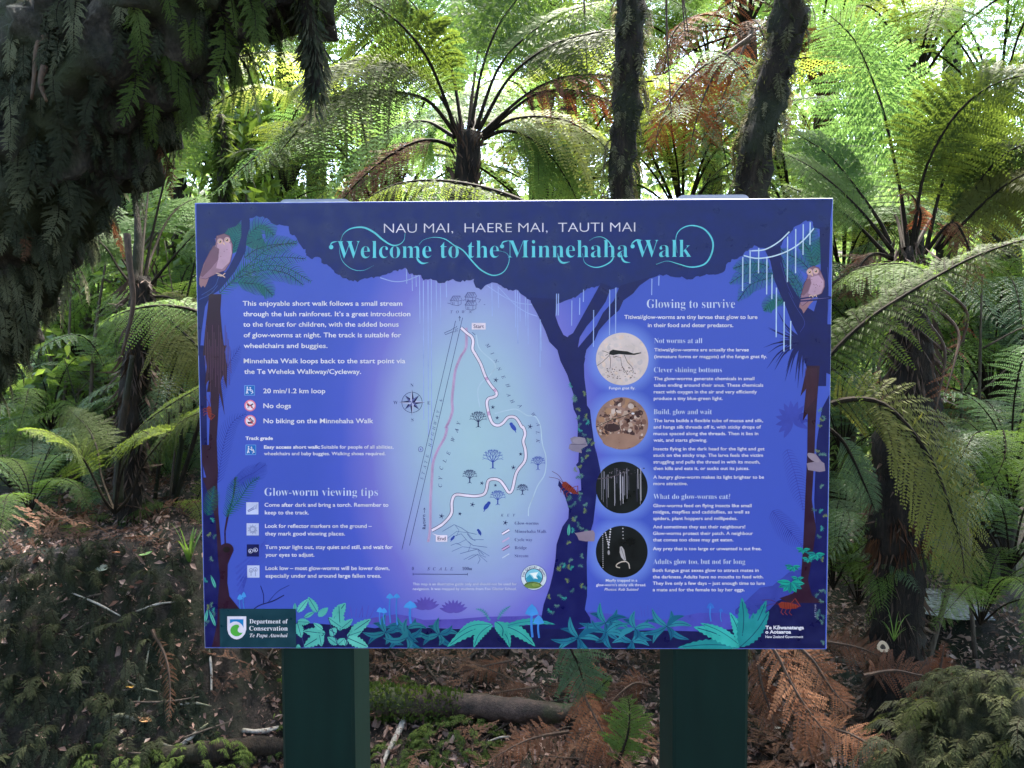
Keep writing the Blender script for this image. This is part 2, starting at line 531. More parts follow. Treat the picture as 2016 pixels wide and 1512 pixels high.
# ---- background hills and soft shapes
lay(1)
poly('ground_art', Z(14, '560,262 800,224 900,240 1000,268 1250,262 1450,245 1700,240 2016,228 2016,330 1300,335 560,300'), (88, 84, 182))
poly('ground_art', Z(15, '330,230 430,205 600,225 800,270 1000,262 1240,215 1420,215 1500,240 1500,360 330,330'), (78, 84, 186))
poly('ground_art', Z(13, '20,1275 70,1235 150,1160 215,1150 300,1080 380,1060 380,1300 20,1300'), (64, 76, 168))
for k in range(9): line('ground_art', [(672 + k * 7, 1216), (670 + k * 8 + (k % 3 - 1) * 4, 1200 - (k * 5) % 9)], 1.6, (82, 84, 186), False)
for k in range(9): line('ground_art', [(1246 + k * 6, 1214), (1240 + k * 7, 1203 - (k * 7) % 12)], 1.2, (78, 86, 190), False)
for cx, cy in ((838, 1200), (893, 1206)):
    for k in range(9):
        a = R(200 + k * 17); leaf('ground_art', (cx, cy), (cx + 30 * math.cos(a), cy + 26 * math.sin(a)), 8, (92, 84, 178))
for k in range(12):
    a = R(120 + k * 24); leaf('ground_art', (1560, 828), (1560 + 34 * math.cos(a), 828 + 40 * math.sin(a)), 12, (66, 78, 176))
for pts, L in ((Z(13, '290,440 330,560 355,660 375,750'), 18), (Z(13, '215,760 290,850 370,940'), 22)):
    fern('ground_art', pts, L, 22, (64, 76, 174), w=1.2, fwd=.5)
for k in range(7):
    x, y = 478 + k * 6, 1085 + k * 13
    line('ground_art', [(470 - k, 1190 - k * 12), (490 + k * 3, 1130 - k * 8), (520 + k * 2, 1105 - k * 10)], 4, (70, 86, 190), taper=.8)
for s in ('230,600 260,400 330,200 440,20', '230,1300 300,900 380,720 490,650', '350,1344 480,1250 580,1200 680,1130'):
    fern('ground_art', Z(4, s), 17, 26, (50, 66, 160), w=.8, fwd=1.4)

# ---- hanging glow-worm threads
lay(2)
GL = (150, 172, 236)
for s in ('605,495,600 642,540,648 668,540,620 692,545,865 717,580,1500 748,575,1610 770,570,1900 802,580,780 830,590,870 868,570,690 1170,600,815 1212,615,760 1325,640,890 1340,640,1000 1355,650,850 1392,690,880 1408,700,1000 1495,870,1045').split():
    x, a, b = map(float, s.split(',')); p = Z(2, f'{x},{a} {x + 3},{b}'); line('glow_worm_threads', p, 1.7, GL, False)
lay(7)
for s in ('22,790,975 80,770,895 108,710,800 182,860,1130 300,710,1045 345,695,1030 610,630,750 662,610,680 1278,470,720 1332,420,665 1395,405,590 1455,470,745 1493,600,780 1525,695,1060 1582,800,1165 1630,940,1150 1607,320,655 1667,265,590 1722,230,455 1773,215,380 -76,740,900 -90,740,900 -210,930,1280').split():
    x, a, b = map(float, s.split(',')); p = Z(3, f'{x},{a} {x - 2},{b}'); line('glow_worm_threads', p, 2.2 if x > 1200 else 1.8, (176, 206, 244) if x > 1200 else (150, 176, 240), False)
for s in ('1340,425 1440,415 1540,360 1620,285', '1285,460 1380,480 1500,465 1620,420 1720,350 1800,260'):
    line('glow_worm_threads', Z(3, s), 2.4, (190, 216, 246))
lay(2)
line('glow_worm_threads', Z(2, '431,560 520,585 600,580 690,545'), 1.8, GL)
for s in ('1000,10 1150,110 1300,180 1450,200', '1110,20 1280,200 1400,280 1500,315'): line('glow_worm_threads', Z(6, s), 1.6, GL)

# ---- palms and ferns painted behind the dark trees
lay(3)
for s in ('250,930 480,700 700,520 960,450', '330,860 520,690 760,600 1040,610', '380,820 600,690 850,690 1090,820', '400,800 620,720 850,740 1020,850', '420,830 520,840 640,860 740,950',
          '500,420 560,350 650,300 750,390', '480,600 600,520 760,480 960,470', '490,480 560,450 640,420', '370,560 400,420 440,300', '300,420 360,360 450,330'):
    fern('palm_fronds', Z(1, s), 20, 34, MFERN, DFERN, 1.1, (26, 44, 76), fwd=.9)
for s in ('330,560 250,530 120,540 20,570', '370,620 250,610 120,620 -10,700', '400,640 280,670 160,720 60,850', '480,860 420,850 350,870 290,940', '720,550 670,400 600,330', '730,550 690,400 700,280 740,200', '700,600 600,500 500,450 430,400',
          '640,800 560,650 480,560 440,470', '600,850 540,700 460,620 440,560', '740,540 770,420 775,300'):
    fern('palm_fronds', Z(12, s), 16, 30, MFERN, DFERN, 1.1, (26, 44, 76), fwd=.7)

# ---- the dark tree canopy, trunks and ground
lay(5)
edge = Z(1, '525,330 530,240 605,212 690,242 740,278 800,300 890,312 900,370 960,410 970,450 1000,490 1048,530 1050,590 1110,605 1185,603 1200,640 1280,690 1330,752 1400,790 1450,815 1530,820 1600,797 1740,780') \
     + Z(2, '520,520 600,497 625,538 690,535 720,580 790,570 830,600 900,570 960,585 1050,575') + Z(2, '1060,620 1100,640 1140,605 1190,592 1230,612 1280,642 1340,640 1370,668 1430,720') \
     + Z(2, '1595,738 1640,720 1720,690 1790,640 1890,605') + Z(3, '240,672 300,712 345,692 380,697 610,625 680,600 760,612 830,620 880,640 930,620 1030,597 1090,605 1140,580 1160,530 1200,490 1270,470 1310,420 1360,387 1440,407') \
     + Z(3, '1480,440 1560,380 1580,340 1620,292 1680,240 1740,202 1790,207 1800,258 1850,272 1850,400')
TL, TR, BR, BL = (387.4, 401.8), (1638.6, 392.2), (1623.0, 1276.3), (404.4, 1274.0)
poly('tree_canopy', [TL, TR, Z(3, '1905,400')[0]] + ragged(edge, 2.3, 4.0, 3)[::-1] + Z(1, '450,420 450,250 400,310 330,330 300,370 220,420 34,420'), NAVY)
poly('tree_canopy', Z(1, '31,110 36,400 50,1512 62,1512 78,1300 112,1060 160,960 250,900 310,830 390,730 450,620 490,540 500,420 528,320 528,250 452,250 450,400 400,560 330,700 300,740 250,700 200,400'), NAVY)
poly('tree_canopy', Z(3, '1842,250 1920,250 1905,720 1890,1419 1780,1419 1690,1060 1640,960 1600,850 1560,760 1510,640 1480,500 1440,420 1555,380 1560,460 1590,600 1640,690 1720,820 1800,870 1850,700 1850,480'), TRK)
poly('tree_canopy', Z(4, '55,0 100,0 125,300 130,560 130,700 135,940 90,1000 105,1344 90,1344 72,700'), TRK)
poly('tree_canopy', Z(5, '82,0 150,60 200,380 225,700 235,1000 220,1440 104,1440 92,700'), TRK)
poly('tree_canopy', Z(13, '472,225 512,150 509,330 489,1476 380,1476 390,1100 425,960 440,850 432,700 445,400'), TRK)
lay(6)
# spiky leaves of the cabbage tree
for k in range(26):
    a = R(95 + k * 5.2 + (k % 3) * 2); L = (60 + 22 * math.sin(k * 1.3)) * (1.25 if a > 2.4 else 1)
    c = Z(12, '640,1220')[0]
    line('tree_canopy', [c, (c[0] + L * .5 * math.cos(a), c[1] + L * .42 * math.sin(a)), (c[0] + L * .8 * math.cos(a), c[1] + L * math.sin(a) + 10)], 6, TRK, taper=.95)
poly('tree_canopy', Z(12, '600,1130 700,1060 890,1060 868,1500 640,1400'), TRK)
# brown fern trunks
poly('tree_trunk_art', Z(1, '150,940 265,940 255,1100 272,1300 300,1512 92,1512 110,1300 140,1040'), BRN)
poly('tree_trunk_art', Z(4, '106,0 318,0 300,60 325,200 318,410 285,280 262,340 300,660 250,450 240,640 224,900 238,1200 226,1344 150,1344 84,1100 84,940 150,940 156,740 168,560 165,440 130,440 150,330 110,380 130,200'), BRN)
poly('tree_trunk_art', Z(5, '80,0 206,0 216,300 240,575 268,560 266,450 282,350 340,150 352,0 372,0 352,150 300,350 278,460 280,560 320,580 347,620 320,680 296,740 293,900 310,1010 392,1112 460,1180 460,1440 160,1440 205,1250 216,1000 230,850 214,700 195,380 150,200'), BRN)
poly('tree_trunk_art', Z(13, '395,0 462,0 450,150 440,300 432,500 420,700 442,850 428,960 400,1120 420,1200 480,1240 300,1240 250,1215 320,1190 360,1150 374,950 385,700 396,450 398,250 372,290 390,120 360,160'), BRN)
for k in range(16):
    x = 402 + k * 3.1; line('tree_trunk_art', [(x + 4, 640 + k % 4 * 14), (x + 2 + k * .3, 720 + (k * 37) % 60)], .9, (92, 66, 92), False)
for k in range(10):
    x = 1586 + k * 2.3; line('tree_trunk_art', [(x, 725), (x - 2 + k * .2, 770 + (k * 37) % 40)], .8, (80, 52, 66), False)
lay(6)
ell('tree_trunk_art', *Z(5, '287,612')[0], 13.5, 12.5, BRN); ell('tree_trunk_art', *Z(5, '285,612')[0], 7, 6, (44, 28, 44))
# middle tree
trk = Z(2, '1425,690') + Z(6, '1436,176 1500,290 1580,460 1620,570 1700,650 1730,760 1800,900 1850,1060 1870,1120 1852,1180 1862,1240 1892,1300 1905,1400 1900,1512') \
    + Z(7, '1635,100 1640,200 1635,300 1615,325 1640,360 1655,430 1660,540 1570,570 1545,540 1520,520 1470,455 1463,500 1510,560 1530,620 1555,700 1550,780 1500,850 1470,940 1450,1000 1440,1130 1420,1250 1390,1370 1340,1512') \
    + Z(15, '60,250 30,330 300,345 432,300 425,250 385,190 402,90') + Z(9, '320,1150 315,950 325,780 370,620 382,520 395,400 430,200 402,70 385,0') \
    + Z(8, '545,1500 520,1330 495,1150 475,970 440,920 435,800 410,600 405,450 420,380 380,300 335,262') + Z(6, '1895,640 1880,560 1890,530 1850,500 1800,522 1760,500 1710,400 1680,310 1690,200 1760,150')
poly('tree_canopy', trk, TRK)
poly('tree_canopy', Z(3, '235,660 180,760 130,850 80,940 30,1030 -5,1050 5,1150 60,1170 80,1060 130,980 200,900 270,800 310,690'), TRK)
poly('tree_canopy', Z(3, '375,680 330,790 250,880 200,980 130,1060 55,1150 60,1300 110,1235 130,1150 190,1082 220,1010 290,930 370,860 400,790 470,740 520,680 620,610'), TRK)
poly('ground_art', [BL] + Z(14, '-100,380 48,291 150,293 300,302 500,312 640,330 800,300 1000,325 1250,335 1400,330 1900,300 2016,300') + Z(15, '100,300 330,335 430,330 600,350 900,345 1300,355 1560,330 1660,300 1700,240 1770,190 1830,125 1950,80') + Z(13, '470,1180 495,1240') + [BR], DKT)
# a few mottled brush marks in the navy
rr = random.Random(4)
lay(7)
for k in range(96):
    y = rr.uniform(750, 1205); x = float(np.interp(y, [750, 860, 960, 1060, 1205], [1135, 1154, 1140, 1126, 1112])) + rr.uniform(-1, 1) * float(np.interp(y, [750, 900, 1205], [11, 15, 34]))
    if k % 4 == 1: x, y = rr.uniform(1604, 1622), rr.uniform(800, 1265)
    elif k % 7 == 0: x, y = rr.uniform(405, 428), rr.uniform(980, 1240)
    a = rr.uniform(0, 6.28)
    fern('moss_sprigs', [(x, y), (x + 6 * math.cos(a), y + 6 * math.sin(a)), (x + 9 * math.cos(a + .5), y + 10 * math.sin(a + .5))], 3.6, 6, rr.choice([(90, 130, 130), (70, 110, 120), (110, 130, 90), (60, 150, 150)]), w=.8)
for p_, q_ in ((Z(16, '200,380')[0], Z(16, '245,150')[0]), (Z(16, '375,450')[0], Z(16, '265,170')[0]), ((425, 1158), (415, 1132)), (Z(9, '165,735')[0], Z(9, '170,635')[0])):
    leaf('moss_sprigs', p_, q_, 6, (84, 176, 166), (26, 60, 90))
line('ground_art', Z(5, '470,1160 560,1090 680,1050 775,1000'), 2, (30, 32, 92)); line('ground_art', Z(5, '600,1080 600,1000 575,920'), 1.4, (34, 40, 104)); line('ground_art', Z(5, '640,1060 720,970 820,915'), 1.2, (44, 56, 130))
for s in ('280,330 330,200 350,60 370,0', '300,300 400,180 480,60 560,0', '120,320 160,180 180,80'): fern('palm_fronds', Z(5, s), 15, 20, (44, 104, 100), (32, 84, 110), 1.1)

lay(8)
# lighter contour marks on the navy branches
for s in ('600,1130 640,1040 560,900 500,780', '840,560 850,800 840,1000', '430,520 480,690 540,830'): line('tree_canopy', Z(12, s), 1.0, (60, 72, 150))
for s in ('80,950 200,870 240,780', '60,990 160,940 230,860'): line('tree_canopy', Z(1, s), 1.2, (66, 88, 160))
line('tree_canopy', Z(12, '560,845 680,825 800,815 880,830 700,850 560,860'), 3.0, TRK)

# ---- owls
def owl(k, body, belly, wing, tail, head, eyes, beak, feet):
    O1, O2, O3 = (146, 116, 142), (182, 152, 182), (88, 64, 88)
    p = 'owl_art#%d' % k
    poly(p, Z(k, tail), (150, 116, 130)); poly(p, Z(k, body), O1); poly(p, Z(k, head), (128, 98, 118)); poly(p, Z(k, belly), O2); poly(p, Z(k, wing), (118, 90, 112))
    b = Z(k, body); line(p, b + b[:1], 1.0, O3, False)
    rn = random.Random(k); bb = np.array(Z(k, belly))
    for i in range(12):
        q = bb.mean(0) + (bb[rn.randrange(len(bb))] - bb.mean(0)) * rn.uniform(.1, .75); ell(p, q[0], q[1], .9, .9, (130, 100, 124), n=8)
    lay(9)
    for e in eyes.split():
        q = Z(k, e)[0]; r = 3.4; lay(9)
        ell(p, *q, r + 2.6, r + 2.8, (196, 164, 178)); lay(10); ell(p, *q, r, r, (214, 178, 150)); lay(11); ell(p, *q, r * .62, r * .62, (40, 26, 48)); lay(12); ell(p, q[0] - .6, q[1] - .8, .8, .8, (240, 236, 250), n=8)
    bp = Z(k, beak); poly(p, bp, (216, 186, 160))
    for f in feet.split('|'): line(p, Z(k, f), 1.8, (206, 180, 170))
    lay(8)
owl(1, '220,400 290,378 340,400 368,480 366,560 350,640 300,720 220,750 120,800 60,790 100,660 160,540 210,480', '222,480 300,450 350,470 362,560 340,640 270,710 215,700 240,600',
    '190,490 245,520 235,620 170,700 90,780 70,770 110,650 150,560', '60,780 160,760 130,840 110,880 95,860 75,880 60,850', '205,430 240,392 290,378 340,400 366,470 330,440 280,450 230,470', '253,452 318,438',
    '288,455 302,490 278,470', '215,745 260,760 300,785|230,765 270,770 300,745')
owl(12, '670,570 720,550 765,565 785,610 815,680 815,730 790,790 720,820 620,900 600,880 610,800 640,700 665,650', '690,650 760,630 805,680 805,730 780,790 720,810 670,790 700,700',
    '690,660 695,700 670,770 630,810 612,800 630,720 660,665', '600,860 735,840 690,880 630,965 615,930 592,910', '660,590 720,552 765,565 785,605 775,630 690,600 665,640', '684,602 738,595',
    '706,605 712,640 698,630', '680,820 690,806 705,812 715,825|720,815 735,802 745,822')
line('owl_art#12', Z(12, '560,860 680,826 800,808'), 3.4, TRK); line('owl_art#12', Z(12, '560,862 680,842 850,830'), 1, (120, 108, 160))

# ---- bracket fungi and insects
for pts in ('1565,100 1600,82 1690,95 1715,160 1660,190 1665,225 1580,205 1552,185 1560,150 1580,140', ):
    poly('bracket_fungus_art', Z(7, pts), (132, 126, 152)); line('bracket_fungus_art', Z(7, '1570,150 1640,150 1700,150'), 1, (84, 80, 112)); ell('bracket_fungus_art', *Z(7, '1640,118')[0], 12, 7, (146, 140, 162))
poly('bracket_fungus_art#2', Z(7, '1605,905 1690,890 1760,880 1775,905 1775,950 1770,975 1700,975 1640,965 1625,930'), (138, 126, 150))
poly('bracket_fungus_art#3', Z(13, '398,470 405,455 440,460 470,500 485,510 490,550 460,555 400,545 392,510 440,500'), (132, 122, 146)); ell('bracket_fungus_art#3', *Z(13, '428,480')[0], 14, 6, (144, 134, 156), .6)
def weta(x, y, a, s=1.0):
    w_ = 'weta_art#%d' % x
    ca, sa = math.cos(a), math.sin(a); g = lambda u, v: (x + s * (u * ca - v * sa), y + s * (u * sa + v * ca)); C, D = (128, 60, 52), (92, 40, 44)
    poly(w_, [g(*q) for q in ((-22, -3), (-16, -8), (0, -7), (16, -4), (22, 0), (14, 5), (-4, 7), (-18, 5))], C)
    for k in range(6): line(w_, [g(-10 + k * 5, -7), g(-8 + k * 5, 6)], .9, D, False)
    for k in (-12, -4, 5): line(w_, [g(k, 4), g(k - 4, 14), g(k + 2, 19)], 1.4, C, False)
    line(w_, [g(4, -5), g(12, -16), g(24, 0)], 1.8, C, False); line(w_, [g(-20, -3), g(-38, -10), g(-56, -9)], .8, D); line(w_, [g(-20, -2), g(-36, -2), g(-54, 6)], .8, D)
weta(*Z(7, '1560,525')[0], .62, .85); weta(*Z(13, '300,1255')[0], .05, .95)
weta(*Z(4, '155,635')[0], 1.4, .62)

# ---- title
lay(9)
TT = 'title_lettering'
TX('greeting_lettering', 'NAU MAI,  HAERE MAI,  TAUTI MAI', 756, 1250.5, 458.6, 17.6, 'light', (214, 214, 240), 456)
TX(TT, 'Welcome to the Minnehaha Walk', 664, 1361, 508.6, 33, 'title', TEAL, 506)
lay(10)
def sw(k, s, w): line(TT, Z(k, s), w, TEAL, taper='both')
sw(2, '170,320 190,270 240,235 320,228 390,260 450,310 510,345 560,340 590,310 597,265', 3.6); sw(2, '165,330 165,400 190,460 250,505 320,512 390,480', 1.0)
sw(2, '690,340 720,310 790,293 860,305 920,345 980,380 1040,450 1100,510 1180,545 1250,520 1285,450 1270,400 1210,380', 2.6)
sw(2, '100,360 112,330 150,320', 2.4); ell(TT, *Z(2, '108,358')[0], 4.2, 4.2, TEAL); sw(2, '1230,355 1245,325 1285,315', 2.4); ell(TT, *Z(2, '1238,353')[0], 4, 4, TEAL)
sw(2, '672,400 680,440 710,465 750,460', 4.0); sw(2, '1605,400 1615,440 1640,462 1685,455', 4.0); sw(2, '1770,400 1785,460 1840,490 1900,485 1960,450 1975,400 1950,330 1900,292 1850,295 1815,315', 2.4)
sw(3, '460,400 465,370 500,345 540,348', 2.6); ell(TT, *Z(3, '468,392')[0], 4, 4, TEAL)
sw(3, '385,440 390,480 410,505 450,512', 3.6); sw(3, '795,440 785,350 800,290 850,250 920,240 1000,270 1055,350 1050,440 1000,520 900,545 800,520 720,500 640,525', 3.2)

# ---- text blocks
IN = 'intro_lettering'
for s, a, b, y in (('This enjoyable short walk follows a small stream', 478, 792, 601.8), ('through the lush rainforest. It’s a great introduction', 479, 808, 622.5), ('to the forest for children, with the added bonus', 479, 785, 643),
                   ('of glow-worms at night. The track is suitable for', 480, 790, 664), ('wheelchairs and buggies.', 480, 645, 685), ('Minnehaha Walk loops back to the start point via', 480, 798, 715), ('the Te Weheka Walkway/Cycleway.', 481, 711, 736),
                   ('20 min/1.2 km loop', 518.5, 640.5, 774), ('No dogs', 518.7, 573, 803.3), ('No biking on the Minnehaha Walk', 519, 735, 833)):
    TX(IN + ('#1' if y < 690 else '#2' if y < 750 else '#%d' % y), s, a, b, y, 9.4, 'sans')
TX(IN + '#tg', 'Track grade', 483.5, 537.3, 865.8, 6.8, 'bold'); TX(IN + '#ea', 'Easy access short walk:', 519.8, 630.6, 883, 6.6, 'bold')
TX(IN + '#ea', 'Suitable for people of all abilities,', 632.7, 774.8, 883, 6.6); TX(IN + '#ea', 'wheelchairs and baby buggies. Walking shoes required.', 519.8, 759, 896, 6.6)
TP = 'tips_lettering'
TX('heading_lettering#tips', 'Glow-worm viewing tips', 521, 744, 976, 15, 'serif', HED)
for s, a, b, y in (('Come after dark and bring a torch. Remember to', 521, 764.8, 997.4), ('keep to the track.', 521.7, 608, 1012.5), ('Look for reflector markers on the ground –', 522, 732, 1039), ('they mark good viewing places.', 522, 679.4, 1054),
                   ('Turn your light out, stay quiet and still, and wait for', 522.4, 773, 1080.5), ('your eyes to adjust.', 522.9, 619, 1095.6), ('Look low – most glow-worms will be lower down,', 523, 767, 1122), ('especially under and around large fallen trees.', 523, 750.5, 1137)):
    TX(TP + '#%d' % int((y - 985) // 41.5), s, a, b, y, 7.6)
GW = 'glow_worm_lettering'
for s, a, b, y, c in (('Glowing to survive', 1273.5, 1446.8, 606.4, 16.5), ('Not worms at all', 1288, 1382.5, 675.5, 9.6), ('Clever shining bottoms', 1287.4, 1421, 732.9, 9.6), ('Build, glow and wait', 1287, 1401.3, 815.4, 9.6),
                      ('What do glow-worms eat?', 1286.3, 1437.3, 982.2, 9.6), ('Adults glow too, but not for long', 1286, 1467, 1110.3, 9.6)):
    TX('heading_lettering#%d' % y, s, a, b, y, c, 'serif', HED)
TX(GW + '#a', 'Titiwai/glow-worms are tiny larvae that glow to lure', 1229, 1491, 627.8, 7.8); TX(GW + '#a', 'in their food and deter predators.', 1275.4, 1443.6, 643.9, 7.8)
for s, a, b, y in (('Titiwai/glow-worms are actually the larvae', 1288, 1473.9, 691.6), ('(immature forms or maggots) of the fungus gnat fly.', 1288, 1509.9, 704.9), ('The glow-worms generate chemicals in small', 1287.4, 1485, 748.3),
                   ('tubes ending around their anus. These chemicals', 1287, 1502.5, 761.2), ('react with oxygen in the air and very efficiently', 1287, 1490, 774.4), ('produce a tiny blue-green light.', 1287, 1422.4, 787.3),
                   ('The larva builds a flexible tube of mucus and silk,', 1287, 1502, 830.9), ('and hangs silk threads off it, with sticky drops of', 1286.5, 1498, 843.6), ('mucus spaced along the threads. Then it lies in', 1286.5, 1492.7, 856.5), ('wait, and starts glowing.', 1286.5, 1392, 869.4),
                   ('Insects flying in the dark head for the light and get', 1286.5, 1505, 886.5), ('stuck on the sticky trap. The larva feels the victim', 1286.3, 1502, 899.2), ('struggling and pulls the thread in with its mouth,', 1286.3, 1496, 912.3), ('then kills and eats it, or sucks out its juices.', 1286.3, 1475, 925),
                   ('A hungry glow-worm makes its light brighter to be', 1286, 1504, 942.2), ('more attractive.', 1286.3, 1353.6, 954.9), ('Glow-worms feed on flying insects like small', 1286, 1479.6, 998.3), ('midges, mayflies and caddisflies, as well as', 1286, 1475.4, 1010.8), ('spiders, plant hoppers and millipedes.', 1286, 1451.5, 1023.5),
                   ('And sometimes they eat their neighbours!', 1285.5, 1467, 1040), ('Glow-worms protect their patch. A neighbour', 1285.5, 1482.4, 1052.9), ('that comes too close may get eaten.', 1285.5, 1443.6, 1065.6), ('Any prey that is too large or unwanted is cut free.', 1285.2, 1499, 1083),
                   ('Both fungus gnat sexes glow to attract mates in', 1285, 1493.4, 1125.7), ('the darkness. Adults have no mouths to feed with.', 1285, 1503, 1138.4), ('They live only a few days – just enough time to lure', 1285, 1505.7, 1151.1), ('a mate and for the female to lay her eggs.', 1285, 1465.9, 1163.8)):
    TX(GW + '#%d' % sum(y > q for q in (720, 800, 875, 933, 970, 1030, 1072, 1100)), s, a, b, y, 6.4)
TX('caption_lettering#1', 'Fungus gnat fly.', 1199, 1250.6, 766.4, 5.2); TX('caption_lettering#2', 'Mayfly trapped in a', 1192.6, 1254.5, 1144.8, 5.2); TX('caption_lettering#2', 'glow-worm’s sticky silk thread.', 1173.6, 1271.7, 1153.8, 5.2); TX('caption_lettering#2', 'Photos: Rob Suisted', 1190, 1257, 1162.6, 5.2, 'obl')
GV = 'government_lettering'
TX(GV, 'Te Kāwanatanga', 1506.7, 1582.4, 1238.5, 7.2, 'heavy'); TX(GV, 'o Aotearoa', 1506.7, 1557, 1247, 7.2, 'heavy'); TX(GV, 'New Zealand Government', 1506.7, 1581, 1255.8, 5, 'sans')
for i, ch in enumerate('R177548'): CH('code_lettering', ch, 1605.2, 1213 - i * 3.6, 3.4, -90, 'sans', (150, 156, 196))

# ---- pictograms
lay(11)
def sq(part, x0, y0, x1, y1, c): poly(part, [(x0, y0), (x1, y0), (x1, y1), (x0, y1)], c)
for x, y in ((491.7, 768.5), (494, 885.5)):
    p = 'access_symbol#%d' % y; sq(p, x - 10.3, y - 10, x + 10.3, y + 10, (120, 170, 240)); lay(12); sq(p, x - 9.3, y - 9, x + 9.3, y + 9, (30, 110, 200)); lay(13)
    ell(p, x + 1.3, y - 5, 1.5, 1.5, WHT, n=10); line(p, [(x + 1, y - 3), (x + 2, y + 1.5), (x + 5, y + 2), (x + 7, y + 5.5)], 1.5, WHT, False)
    a = [(x + 2 + 4.2 * math.cos(t), y + 2.5 + 4.2 * math.sin(t)) for t in np.linspace(-2.6, 1.4, 12)]; line(p, a, 1.1, WHT, False)
    ell(p, x - 4.5, y - 6, 1.4, 1.4, WHT, n=10); line(p, [(x - 4.8, y - 4), (x - 5, y + 1), (x - 6.8, y + 6.5)], 1.8, WHT, False); line(p, [(x - 5, y + 1), (x - 3, y + 6.5)], 1.5, WHT, False); line(p, [(x - 4.8, y - 3), (x - 1, y - .5)], 1.2, WHT, False); lay(11)
for x, y, k in ((492.6, 798.5, 0), (493, 828.3, 1)):
    p = 'prohibition_symbol#%d' % y; ell(p, x, y, 11.3, 11.3, (226, 130, 160)); lay(12); ell(p, x, y, 8.8, 8.8, (226, 222, 246)); lay(13); D = (44, 40, 66)
    if k == 0:
        line(p, [(x - 6, y - 2), (x - 2, y - .5), (x + 3, y - .5)], 3, D, False); line(p, [(x + 2, y - 1), (x + 6, y - 3.4)], 2.4, D, False)
        for dx in (-4, -2, 2, 4): line(p, [(x + dx * .8, y), (x + dx * 1.3, y + 4.5)], 1.0, D, False)
        line(p, [(x - 5, y - 2), (x - 7, y - 4)], 1, D, False)
    else:
        poly(p, [(x - 6, y + 2), (x + 1, y + 2.5), (x + 5, y + 5.5), (x - 4, y + 6)], D); line(p, [(x - 2, y - 4), (x + 3, y - 2), (x + 4, y + 2)], 1.6, D, False); ell(p, x + 4, y + 1, 2.6, 2.6, (120, 116, 140)); ell(p, x, y - 5, 1.4, 1.4, D, n=10)
    lay(14); line(p, [(x - 6.6, y - 6.6), (x + 6.6, y + 6.6)], 1.7, (206, 66, 84), False); lay(11)
for i, (x, y) in enumerate(((497, 1000.7), (497.7, 1042), (498, 1083.5), (499, 1125))):
    p = 'tip_symbol#%d' % i; D = (60, 64, 130); sq(p, x - 12, y - 12, x + 12, y + 12, (36, 36, 92) if i == 2 else (188, 200, 244)); lay(12)
    if i == 0:
        poly(p, [(x - 9, y + 4), (x + 2, y - 2), (x + 4, y + 1), (x - 8, y + 7)], (150, 160, 214)); line(p, [(x - 9, y + 4), (x + 2, y - 2), (x + 5, y - 6), (x + 6, y + 1), (x + 3, y + 1.5), (x - 8, y + 7), (x - 9, y + 4)], .8, D, False)
        for k in range(4): line(p, [(x + 7, y - 5 + k * 2), (x + 10, y - 8 + k * 3)], .6, D, False)
    elif i == 1:
        for k in range(20):
            a = k * math.pi / 10; r = 9.5 if k % 2 else 7.5; line(p, [(x + 4 * math.cos(a), y + 4 * math.sin(a)), (x + r * math.cos(a), y + r * math.sin(a))], .7, D, False)
    elif i == 2:
        for dx, dy in ((-4.4, 1.2), (5, -1)):
            ell(p, x + dx, y + dy, 4.6, 4.2, (200, 208, 244)); lay(13); ell(p, x + dx, y + dy, 3.7, 3.3, (36, 36, 92)); lay(14); ell(p, x + dx - .6, y + dy + .3, 1.7, 1.7, (200, 208, 244), n=12); lay(12)
    else:
        for dx, dy in ((-4.5, -2), (4, -4)):
            ell(p, x + dx, y + dy, 4, 4.2, D); lay(13); ell(p, x + dx, y + dy, 3.3, 3.5, (188, 200, 244)); lay(14); ell(p, x + dx, y + dy + 1, 1.2, 1.2, D, n=10); line(p, [(x + dx, y + dy + 5), (x + dx, y + 9)], .8, D, False); lay(12)
    lay(11)

# ---- the map
MP, INK = 'map_art', (48, 54, 112)
lay(3)
for s in (Z(6, '895,500 930,640 1080,790 1040,890 950,970 910,1060 930,1220'), Z(6, '1080,1280 1200,1250 1300,1240 1400,1300 1480,1310 1530,1400 1545,1512'), Z(7, '1320,60 1330,150 1360,260 1350,400 1290,500 1250,600 1215,690 1210,760')): line(MP, s, 2, (176, 202, 232))
hw1, hw2 = (Z(6, '690,360')[0], Z(7, '135,1045')[0]), (Z(6, '760,330')[0], Z(7, '200,1010')[0])
for h in (hw1, hw2): line(MP, list(h), .9, INK, False)
cyc = Z(6, '797,430 795,620 740,720 690,850 670,1000 655,1150 660,1250 630,1350 590,1430') + Z(7, '520,0 500,90 440,200 400,310 390,450 380,600 378,750 375,880 360,980')
line(MP, cyc, 5.4, (196, 186, 224)); lay(4); line(MP, cyc, 1.0, (160, 116, 176)); line(MP, [(x - 2, y) for x, y in cyc], .8, (176, 130, 184)); line(MP, [(x + 2, y) for x, y in cyc], .8, (150, 130, 190))
wk = Z(6, '745,430 800,480 850,520 865,570 858,640 890,700 940,790 985,910 1040,1000 1090,1060 1095,1100 1060,1120 1020,1130 1000,1170 1010,1240 1030,1320 1060,1380 1110,1400 1160,1375 1210,1320 1270,1315 1310,1350 1350,1420') + Z(7, '1165,0 1183,60 1167,125 1185,200 1180,290 1110,390 1075,530 1045,560 1010,510 970,460 920,445 870,460 855,530 830,575 760,590 680,585 590,580 560,640 555,740 490,820 440,855 390,882')
lay(5); line('walk_route_art', wk, 6.8, (62, 58, 100)); lay(6); line('walk_route_art', wk, 4.9, (226, 218, 246)); lay(7)
for s in ('990,920 1005,950', '1072,1035 1088,1065', '1013,1260 1022,1300'): line('walk_route_art', Z(6, s), 4.9, (196, 160, 206), False)
